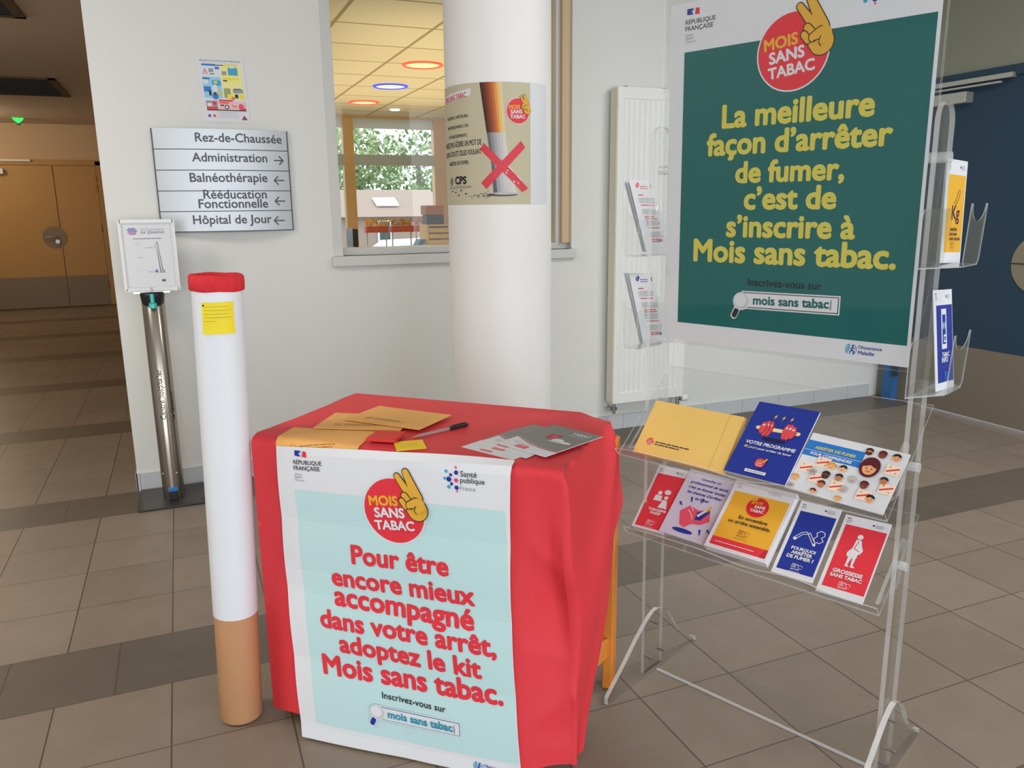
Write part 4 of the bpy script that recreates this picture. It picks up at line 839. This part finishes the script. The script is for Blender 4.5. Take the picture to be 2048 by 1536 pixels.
# trays
def trayframe(n0, z0, deg):
    t_ = math.radians(deg); U = Vector((0, math.sin(t_), math.cos(t_)))
    def f(a, v, l): return S0 + SA * a + SN * (n0 + v * math.sin(t_) - l * math.cos(t_)) + Vector((0, 0, z0 + v * math.cos(t_) + l * math.sin(t_)))
    return f
trU = trayframe(-.17, .71, 49); trL = trayframe(-.12, .475, 51)
for f, a0, a1, vt in ((trU, -.006, .668, .294), (trL, -.010, .655, .255)):
    tr_ = MB().plate([(a0, -.01), (a1, -.01), (a1, vt), (a0, vt)], lambda p, q, r: f(p, q, r), -.006, -.002, CLEAR, EDGE).build('tray', stand)
    n = 40; top = [(a0 + (a1 - a0) * k / n, .030 - .008 * math.cos(2 * pi * 2 * k / n) + .004 * math.sin(k * .5)) for k in range(n + 1)]
    mb = MB(); mb.plate([(a0, -.006)] + [(a1, -.006)] + top[::-1], lambda p, q, r: f(p, -.012 + r, q), 0, .003, CLEAR, EDGE); mb.build('lip', tr_)
    for a in (.006, LS - .018): 
        mb = MB(); mb.plate([(.015, -.009), (.19, -.009), (.20, -.03), (.12, -.085), (.10, -.085)], lambda p, q, r: f(a + r, p, q), 0, .008, CLEAR, EDGE); mb.build('bracket', tr_)
for z, n_ in ((.768, .06), (.54, .04)):
    for a in (.0, LS): MB().tube([sl(a - .012, n_ - .04, z), sl(a + .012, n_ - .04, z)], .011, EDGE, 14).build('bolt', stand)
# side pockets
def pocket(sd, z0, nb, no, out):
    a0 = LS + .006 if sd > 0 else -.006; s_ = 1 if sd > 0 else -1
    root = MB().plate([(nb[0], z0), (nb[1], z0), (nb[1], z0 + .105), (nb[1] - .015, z0 + .115), (nb[0] + .012, z0 + .115), (nb[0], z0 + .10)], lambda p, q, r: sl(a0 + s_ * r, p, q), 0, .0022, CLEAR, EDGE).build('pocket', stand)
    o = out; w0, w1 = no; wd = w1 - w0
    notch = [(w0 + wd * (.5 + .42 * math.cos(pi * k / 12)), z0 + .125 - .035 * math.sin(pi * k / 12)) for k in range(13)]
    mb = MB(); mb.plate([(w0, z0 + .012), (w0 + .012, z0), (w1 - .012, z0), (w1, z0 + .012), (w1, z0 + .125)] + notch + [(w0, z0 + .125)], lambda p, q, r: sl(a0 + s_ * (o * (1 + .12 * (q - z0) / .12) + r), p, q), 0, .0022, CLEAR, EDGE); mb.build('pocket_front', root)
    mb = MB(); V = [sl(a0, nb[0] + .005, z0), sl(a0, nb[1], z0), sl(a0 + s_ * o, w1, z0), sl(a0 + s_ * o, w0, z0)]; V2 = [v + Vector((0, 0, .0022)) for v in V]; mb.hexa(V + V2 if s_ < 0 else [V[3], V[2], V[1], V[0]] + [V2[3], V2[2], V2[1], V2[0]], EDGE); mb.build('pocket_floor', root)
pocket(1, 1.205, (-.105, .118), (.0, .112), .050); pocket(1, .945, (-.105, .105), (-.02, .092), .050)
pocket(-1, 1.205, (-.085, .085), (-.085, .085), .045); pocket(-1, .965, (-.085, .085), (-.085, .085), .045)

# ---- green poster in the sleeve
def fg(x, y, l): return sl(x, -.0108 - l, y)
S = Sheet()
S.rect(.066, 1.038, .627, 1.690, TEAL)
S.lock = 3; republique(S, .067, 1.7515, .080); sante(S, .488, 1.752, .95); S.lock = None; S.k = 3
logo(S, .338, 1.657, .080, .10); S.lock = 4
for body, x, y, wd in (('La meilleure', .173, 1.510, .350), ("façon d’arrêter", .135, 1.449, .428), ('de fumer,', .213, 1.384, .257), ("c’est de", .238, 1.323, .219), ("s’inscrire à", .195, 1.259, .307), ('Mois sans tabac.', .107, 1.198, .484)): S.text(body, x, y, wd, LIME, .036)
S.text('Inscrivez-vous sur', .258, 1.144, .179, mat('print_dark_green', (14, 22, 34), .5), .022); S.lock = None; S.k = 4
search(S, .243, 1.105, .0215, .478, 1.090, 1.127, .003, 'mois sans tabac', .274, 1.100, .183, 1.104, TEAL, INK)
S.k = 4; assurance(S, .512, 1.018, .95)
S.greek(.036, 1.06, .06, 0, .01, GREY)
mb = MB(); paperbox(mb, .026, .992, .634, 1.80, lambda x, y, l: fg(x, y, l), .0006, PAPER); S.emit(mb, fg, .00012)
tag(mb.build('stand_poster', origin=sl(.33, -.0108, .992)), 'large dark green campaign poster with yellow lettering in the acrylic stand', 'poster')

# ---- leaflets in the trays: frame (a, v)
def rectf(tr_, c0, c1, h, lift, tilt=0):     # bottom-left c0, bottom-right c1 in tray coordinates
    d_ = Vector((c1[0] - c0[0], c1[1] - c0[1])); W = d_.length; d_ /= W; p = Vector((-d_.y, d_.x))
    def f(x, y, l): q = Vector(c0) + d_ * x + p * y; return tr_(q.x, q.y, lift + l + tilt * y)
    return f, W
def leaflet_head(S, W, H): 
    for k in (0, 1): S.rect(W * (.07 + .05 * k), H - .010, W * (.07 + .05 * k) + .0035, H - .007, NAVY if k == 0 else RED)
    S.greek(W * .07, H - .014, W * .07 + .014, 3, .0032, GREY, .0013); S.disc(W * .66, H - .014, .0025, NAVY, n=10); S.greek(W * .70, H - .012, W * .90, 3, .0035, GREY, .0013)
GRP = 'leaflets in the acrylic trays'
def leaf(name, S, f, W, H, t_, lb, cat='leaflet', group=GRP):
    mb = MB(); paperbox(mb, 0, 0, W, H, f, t_); S.emit(mb, f, .0001); return tag(mb.build(name), lb, cat, group)
# big yellow envelope
f, W = rectf(trU, (.036, .002), (.287, .001), .166, .006)
f0 = f; f = lambda x, y, l: f0(x - .016 * y / .166, y, l)
root = thing('envelope', f(.12, 0, 0), 'large yellow padded envelope at the left of the upper acrylic tray', 'envelope')
EY = mat('yellow_envelope', (238, 198, 112), .5, vary=.05, bscale=10); S = Sheet()
S.disc(.036, .040, .0105, RED); S.text('MOIS', .028, .042, .013, YEL, .02); S.text('SANS', .029, .037, .013, PAPER, .02); S.text('TABAC', .028, .032, .017, PAPER, .02); S.cap((.043, .045), (.046, .051), .002, EY)
S.greek(.052, .040, .150, 1, .006, INK, .003, .02); S.greek(.052, .033, .125, 1, .006, INK, .003, .02)
mb = MB(); paperbox(mb, 0, 0, W + .006, .166, f, .005, EY, 6, 4); S.emit(mb, f, .0001); mb.build('pouch', root)
mb = MB(); paperbox(mb, W - .030, .001, W + .006, .165, lambda x, y, l: f(x, y, l + .0012), .0009, EY); mb.build('seal_flap', root)
f2 = lambda x, y, l: f(x + .004, y + .002, l - .0065)
mb = MB(); paperbox(mb, 0, 0, W + .004, .166, f2, .005, EY); tag(mb.build('envelope'), 'second yellow envelope stacked just behind the large one in the tray', 'envelope')
# VOTRE PROGRAMME
f, W = rectf(trU, (.297, .006), (.448, .005), .21, .013); H = .210; S = Sheet()
S.rect(0, 0, W, H, NAVY); RD = mat('print_dumbbell_red', (226, 76, 84), .5); RDD = mat('print_dumbbell_dark', (150, 40, 60), .5); CRM = mat('print_cream', (244, 222, 160), .5)
S.disc(.078, .108, .030, mat('print_navy_shadow', (18, 26, 70), .5), ry=.006); S.cap((.028, .136), (.127, .138), .005, CRM)
for cx, sg in ((.047, 1), (.108, -1)):
    for k in range(3):
        x = cx + sg * (.010 - .008 * k); r = (.022, .022, .017)[k]; S.disc(x, .137, .0085, RDD, ry=r + .001); S.disc(x - .001, .1375, .0075, RD, ry=r)
        S.rect(x - .004, .137 + r * .35, x + .002, .137 + r * .6, PAPER)
for x in (.058, .078, .098): S.poly([(x - .003, .172), (x + .003, .180), (x + .002, .174), (x + .005, .174), (x - .002, .164), (x, .170)], YEL)
S.text('VOTRE PROGRAMME', .018, .086, .122, PAPER, .035, shear=.1); S.text('40 jours', .018, .074, .034, CRM, .0, shear=.2); S.text('pour arrêter de fumer', .054, .074, .082, PAPER, .02, shear=.2)
S.disc(.075, .040, .0125, RED); S.text('MOIS', .066, .043, .014, YEL, .02); S.text('SANS', .067, .037, .014, PAPER, .02); S.text('TABAC', .066, .031, .018, PAPER, .02); S.cap((.083, .044), (.087, .052), .0022, HANDC)
S.rect(.048, .010, .100, .018, PAPER); S.greek(.052, .013, .096, 1, .01, GREY, .002, 0)
leaf('booklet', S, f, W, H, .004, 'dark blue booklet with a red dumbbell, in the middle of the upper tray', 'booklet')
# ARRETER DE FUMER
f, W = rectf(trU, (.446, .004), (.659, -.005), .152, .007); H = .156; S = Sheet()
S.rect(0, .094, .128, .136, SKY); S.rect(0, .1095, .128, .1105, PAPER); S.text('ARRÊTER DE FUMER', .020, .116, .092, LIME, .04, shear=.12); S.text('POUR COMPRENDRE', .016, .099, .094, PAPER, .04, shear=.12)
def head(x, y, r, skin, hair, beard=False, bald=False, bun=False, face=True):
    sk = mat('print_skin%d' % skin[0], skin, .5); hr = mat('print_hair%d%d' % hair[:2], hair, .5)
    k0 = HK[0] = HK[0] or S.k; S.k = k0
    if bun: S.disc(x - r, y + r * .3, r * .4, hr, n=12); S.disc(x + r, y + r * .3, r * .4, hr, n=12)
    S.disc(x, y, r * .92, sk, ry=r * 1.08, n=20)
    if not bald: S.poly([(x + r * 1.02 * math.cos(k * pi / 12), y + r * .2 + r * 1.0 * math.sin(k * pi / 12)) for k in range(13)] + [(x - r * .6, y + r * .25), (x, y + r * .55), (x + r * .6, y + r * .25)], hr)
    if beard: S.poly([(x + r * .9 * math.cos(k * pi / 12), y - r * .15 - r * .95 * math.sin(k * pi / 12)) for k in range(13)], hr)
    if face:
        for dx in (-.35, .35): S.disc(x + dx * r, y - r * .05, r * .11, INK, n=8)
        S.line([(x - r * .25, y - r * .5), (x, y - r * .58), (x + r * .25, y - r * .5)], r * .14, RED)
HK = [0]
S1, S2, S3, S4 = (236, 172, 120), (200, 132, 84), (122, 66, 44), (240, 190, 140)
H1, H2, H3, H4 = (40, 34, 36), (92, 24, 34), (232, 150, 60), (170, 184, 196)
CREM = mat('print_card_cream', (244, 224, 200), .5)
for x, y in ((.008, .050), (.038, .072), (.040, .030), (.088, .022), (.180, .094), (.184, .046), (.148, .018)):
    S.rect(x, y, x + .030, y + .026, CREM); S.line([(x + .004, y + .008), (x + .026, y + .018)], .004, RED); S.disc(x + .008, y + .02, .0018, S.items and mat('print_dot_red', (220, 110, 90), .5), n=8); S.disc(x + .022, y + .006, .0018, mat('print_dot_red', (220, 110, 90), .5), n=8)
for a in ((.135, .138, .0085, S2, H1, True), (.163, .138, .009, S3, H2), (.192, .138, .009, S1, H1), (.075, .080, .0085, S4, H3, False, False, True), (.100, .080, .0085, S4, H1), (.042, .055, .008, S2, H4, True), (.072, .055, .009, S3, H1, True), (.100, .057, .0085, S2, H1), (.012, .030, .008, S4, H3), (.128, .060, .0085, S4, H4, True), (.155, .055, .009, S3, H2), (.188, .076, .0085, S2, H1), (.072, .030, .0085, S2, H2), (.120, .032, .008, S1, H4, True), (.178, .026, .009, S1, H1), (.010, .008, .007, S2, H4, True), (.062, .008, .007, S1, H2), (.118, .006, .007, S4, H3)): head(*a)
HK[0] = 0; S.disc(.150, .100, .021, mat('print_hair9224', H2, .5), ry=.026); head(.150, .097, .0155, S1, H2); 
leaf('booklet', S, f, W, H, .003, 'white booklet covered with little faces, at the right of the upper tray', 'booklet')
# lower tray: TABAGISME PASSIF
f, W = rectf(trL, (-.001, .008), (.096, .012), .208, .004); H = .205; S = Sheet(); f1_ = f; f = lambda x, y, l: f1_(x - .012 * y / .2, y, l)
S.rect(.007, .006, W - .003, H - .026, RED); leaflet_head(S, W, H)
S.disc(.040, .118, .0065, PAPER); S.poly([(.028, .092), (.052, .092), (.050, .110), (.030, .110)], PAPER); S.disc(.062, .124, .010, PAPER, ry=.008); S.disc(.064, .106, .006, PAPER); S.poly([(.050, .072), (.078, .072), (.070, .098), (.058, .098)], PAPER); S.line([(.045, .1), (.06, .093)], .003, PAPER)
S.text('TABAGISME', .026, .060, .055, PAPER, .04); S.text('PASSIF', .036, .049, .032, PAPER, .04); tis(S, .038, .026, 1, PAPER)
leaf('leaflet', S, f, W, H, .004, 'red leaflet at the left end of the lower tray, two white figures on it')
# CONSULTER
f, W = rectf(trL, (.084, .016), (.223, .015), .208, .009); H = .206; S = Sheet(); f2_ = f; f = lambda x, y, l: f2_(x - .008 * y / .2, y, l)
S.rect(0, 0, W, H, mat('print_lavender', (206, 206, 226), .5))
for i, (b, wd) in enumerate((('Consulter un', .058), ('professionnel de santé', .112), ("c’est se donner toutes", .110), ("les chances d’arrêter", .104), ('de fumer', .042))): S.text(b, .075, H - .026 - .0155 * i, wd, NAVY, .03, shear=.15, align='c')
S.disc(.062, .020, .030, NAVY, ry=.0065); PK = mat('print_coral', (232, 84, 108), .5)
S.poly([(.03, .074), (.05, .096), (.078, .09), (.112, .092), (.122, .066), (.100, .050), (.076, .046), (.062, .030), (.046, .036)], PK); S.poly([(.078, .082), (.106, .104), (.112, .092), (.096, .062), (.080, .060)], NAVY); S.quad([(.080, .074), (.086, .070), (.112, .106), (.106, .110)], PAPER); S.quad([(.098, .094), (.104, .090), (.112, .106), (.106, .110)], YEL)
S.line([(.05, .084), (.064, .074), (.074, .06)], .002, PAPER); S.line([(.058, .092), (.066, .084)], .002, PAPER)
for a, b in (((.045, .120), (.05, .108)), ((.078, .124), (.077, .112)), ((.020, .098), (.028, .09)), ((.108, .034), (.113, .022)), ((.128, .04), (.136, .034))): S.cap(a, b, .003, NAVY, .001)
leaf('booklet', S, f, W, H, .004, 'pale lavender booklet with a crushed cigarette pack in the lower tray', 'booklet')
# EN NOVEMBRE: stack
for k in range(3):
    f, W = rectf(trL, (.2275 + .0005 * k, .009), (.392, .012), .21, .0235 - .0075 * k); H = .206; S = Sheet()
    if k == 0:
        S.rect(.010, .010, W - .007, H - .032, YEL); S.rect(.010, .010, W - .007, .034, RED); S.quad([(W - .024, .010), (W - .007, .010), (W - .007, .034), (W - .014, .034)], mat('print_deep_red', (186, 40, 50), .5)); leaflet_head(S, W * .9, H)
        S.greek(.022, .020, W - .04, 1, .01, PAPER, .0018, 0)
        S.disc(.086, .140, .0285, RED); S.disc(.086, .140, .0272, mat('print_badge_red', (214, 40, 46), .3))
        S.text('#MOIS', .066, .147, .030, YEL, .02, y2=.151); S.text('SANS', .078, .137, .028, PAPER, .04, y2=.139); S.text('TABAC', .070, .125, .037, PAPER, .04, y2=.127); S.cap((.068, .156), (.070, .162), .0022, HANDC); S.cap((.075, .158), (.076, .165), .0022, HANDC)
        S.text('En novembre', .052, .097, .076, INK, .02); S.text('on arrête ensemble.', .030, .082, .112, INK, .02); tis(S, .068, .062, 1.15, mat('print_brown_red', (170, 90, 40), .5))
    leaf('booklet', S, f, W, H, .0065, ('yellow booklet with a red badge, front of its stack in the lower tray', 'second booklet of the yellow stack in the lower tray', 'rearmost booklet of the yellow stack in the lower tray')[k], 'booklet')
# POURQUOI
f, W = rectf(trL, (.404, .004), (.503, .007), .21, .008); H = .207; S = Sheet()
S.rect(.008, .014, W - .004, H - .028, NAVY); leaflet_head(S, W, H)
def ol(pts, wd=.0018): S.line(pts + [pts[0]], wd, PAPER)
ol([(.018, .102), (.022, .097), (.036, .116), (.048, .120), (.044, .125), (.033, .121)]); ol([(.048, .120), (.068, .094), (.072, .098), (.051, .125)]); S.rect(.018, .098, .026, .104, PAPER); S.rect(.067, .092, .073, .098, PAPER)
S.line([(.070, .100), (.064, .112), (.070, .120), (.066, .128), (.074, .136), (.084, .133), (.086, .124), (.080, .118), (.087, .11), (.080, .102), (.074, .104), (.070, .100)], .0018, PAPER)
for i, (b, wd) in enumerate((('POURQUOI', .058), ('ARRÊTER', .050), ('DE FUMER ?', .064))): S.text(b, .052, .072 - i * .0118, wd, PAPER, .04, align='c')
tis(S, .040, .032, 1, PAPER)
leaf('leaflet', S, f, W, H, .003, 'blue leaflet with a bent cigarette and smoke in the lower tray')
# GROSSESSE
f, W = rectf(trL, (.515, -.006), (.618, -.003), .21, .006); H = .212; S = Sheet()
S.rect(.008, .018, W - .002, H - .026, RED); leaflet_head(S, W, H)
S.disc(.050, .160, .0065, PAPER); S.poly([(.044, 0.1520), (.055, 0.1520), (.060, 0.1380), (.066, 0.1260), (.062, 0.1160), (.058, 0.1140), (.058, 0.1040), (.036, 0.1040), (.034, 0.1140), (.042, 0.1280)], PAPER); S.line([(.050, 0.1480), (.046, 0.1280), (.058, 0.1220)], .0018, RED); S.cap((.044, 0.1020), (.042, 0.0820), .004, PAPER, .002); S.cap((.053, 0.1020), (.054, 0.0820), .004, PAPER, .002); S.cap((.041, 0.0800), (.046, 0.0800), .002, PAPER); S.cap((.053, 0.0800), (.059, 0.0800), .002, PAPER); S.line([(.052, 0.1000), (.048, 0.0900)], .001, RED)
for i, (b, wd) in enumerate((('GROSSESSE', .066), ('SANS TABAC', .070))): S.text(b, .052, .058 - i * .0118, wd, PAPER, .04, align='c')
tis(S, .042, .034, 1, PAPER)
leaf('leaflet', S, f, W, H, .005, 'red leaflet with a white pregnant figure, right end of the lower tray')

# ---- leaflets in the side pockets
def pquad(x0, y0, z0, az, tilt, roll):
    a_ = Vector((math.cos(az), math.sin(az), 0)); n_ = Vector((-a_.y, a_.x, 0)); u_ = Vector((0, 0, math.cos(tilt))) + n_ * math.sin(tilt)
    a2 = a_ * math.cos(roll) + u_ * math.sin(roll); u2 = u_ * math.cos(roll) - a_ * math.sin(roll); nn = a2.cross(u2)
    return lambda x, y, l: Vector((x0, y0, z0)) + a2 * x + u2 * y + nn * l
R_ = math.radians; H = .21; W = .10
S = Sheet(); S.rect(.012, .022, W - .004, H - .030, YEL); leaflet_head(S, W, H)
PU = mat('print_plum', (74, 34, 80), .5)
S.text('Kg', .038, .090, .038, PU, .01, hs=1.1); S.line([(.045, .122), (.055, .13), (.06, .142), (.066, .15)], .0012, PU); S.line([(.052, .118), (.064, .128), (.07, .14), (.072, .15)], .0012, PU)
for i, (b, wd) in enumerate((('ARRÊTER', .034), ('DE FUMER', .036), ('SANS GROSSIR', .052))): S.text(b, .035, .066 - i * .0095, wd, PU, .03)
tis(S, .042, .040, .8, mat('print_dull_gold', (176, 130, 44), .5))
f = pquad(1.448, 1.181, 1.21, R_(17.3), R_(2.5), R_(-2.3)); fb = f; f = lambda x, y, l: fb(x, y, l)
GP = 'leaflets in the side pockets'
leaf('leaflet', S, f, W, H, .0015, 'yellow leaflet about weight in the upper right side pocket', group=GP)
S = Sheet(); S.rect(.012, .016, W - .002, H - .032, NAVY); leaflet_head(S, W, H)
S.rect(.036, .086, .064, .170, PAPER); S.rect(.041, .096, .059, .158, NAVY); S.disc(.05, .135, .007, PAPER, ry=.009); S.rect(.047, .122, .053, .145, NAVY); S.rect(.047, .1, .06, .116, PAPER); S.rect(.050, .104, .057, .112, NAVY); S.rect(.038, .160, .062, .168, PAPER)
S.text('TABAC', .034, .070, .04, PAPER, .04); S.text('INFO', .032, .058, .034, PAPER, .04); tis(S, .044, .034, .9, CYAN)
f = pquad(1.420, 1.135, .949, R_(19.8), R_(8.1), R_(-2.8))
leaf('leaflet', S, f, W, H, .0015, 'blue leaflet with a white phone in the lower right side pocket', group=GP)
for (x0, y0, z0, az, ti, ro, m, nm) in ((1.182, 1.885, 1.207, 19.4, 19.8, -1.2, RED, 'upper'), (1.158, 1.846, .954, 17.3, 20.6, -3.9, NAVY, 'lower')):
    for k in range(3):
        S = Sheet()
        if k == 0:
            S.disc(.028, .192, .006, m, n=16); S.disc(.034, .197, .005, m, n=16); S.line([(.026, .192), (.032, .196)], .0016, PAPER); S.greek(.040, .190, .074, 2, .006, m, .002, .1); S.rect(.086, .186, .089, .198, INK)
            S.text('La vie', .018, .164, .02, RED if m is RED else INK, .01) if 0 else S.greek(.024, .164, .048, 1, .01, RED, .003)
            y = .156
            for blk in range(4):
                S.greek(.022 + .004 * blk, y, .094, 4, .0042, GREY, .0013, .2); y -= .021
                S.greek(.026 + .004 * blk, y, .088, 1 + blk % 2, .006, RED, .0026, .25); y -= .012
            S.rect(.066, .030, .082, .036, INK); S.rect(.056, .031, .063, .033, GREY)
        ff = pquad(x0 - .006 * k * SA.x, y0 - .006 * k * SA.y, z0 + .001 * k, R_(az), R_(ti + 1.0 * k), R_(ro))
        leaf('leaflet', S, ff, W, H, .0008, ('white text leaflet with %s logo, front one in the %s left pocket', 'middle white leaflet behind the %s logo one, %s left pocket', 'rearmost white leaflet behind the %s logo one, %s left pocket')[k] % ('red' if m is RED else 'blue', nm), group=GP)

for o in bpy.data.objects:
    if '_o' in o: del o['_o']
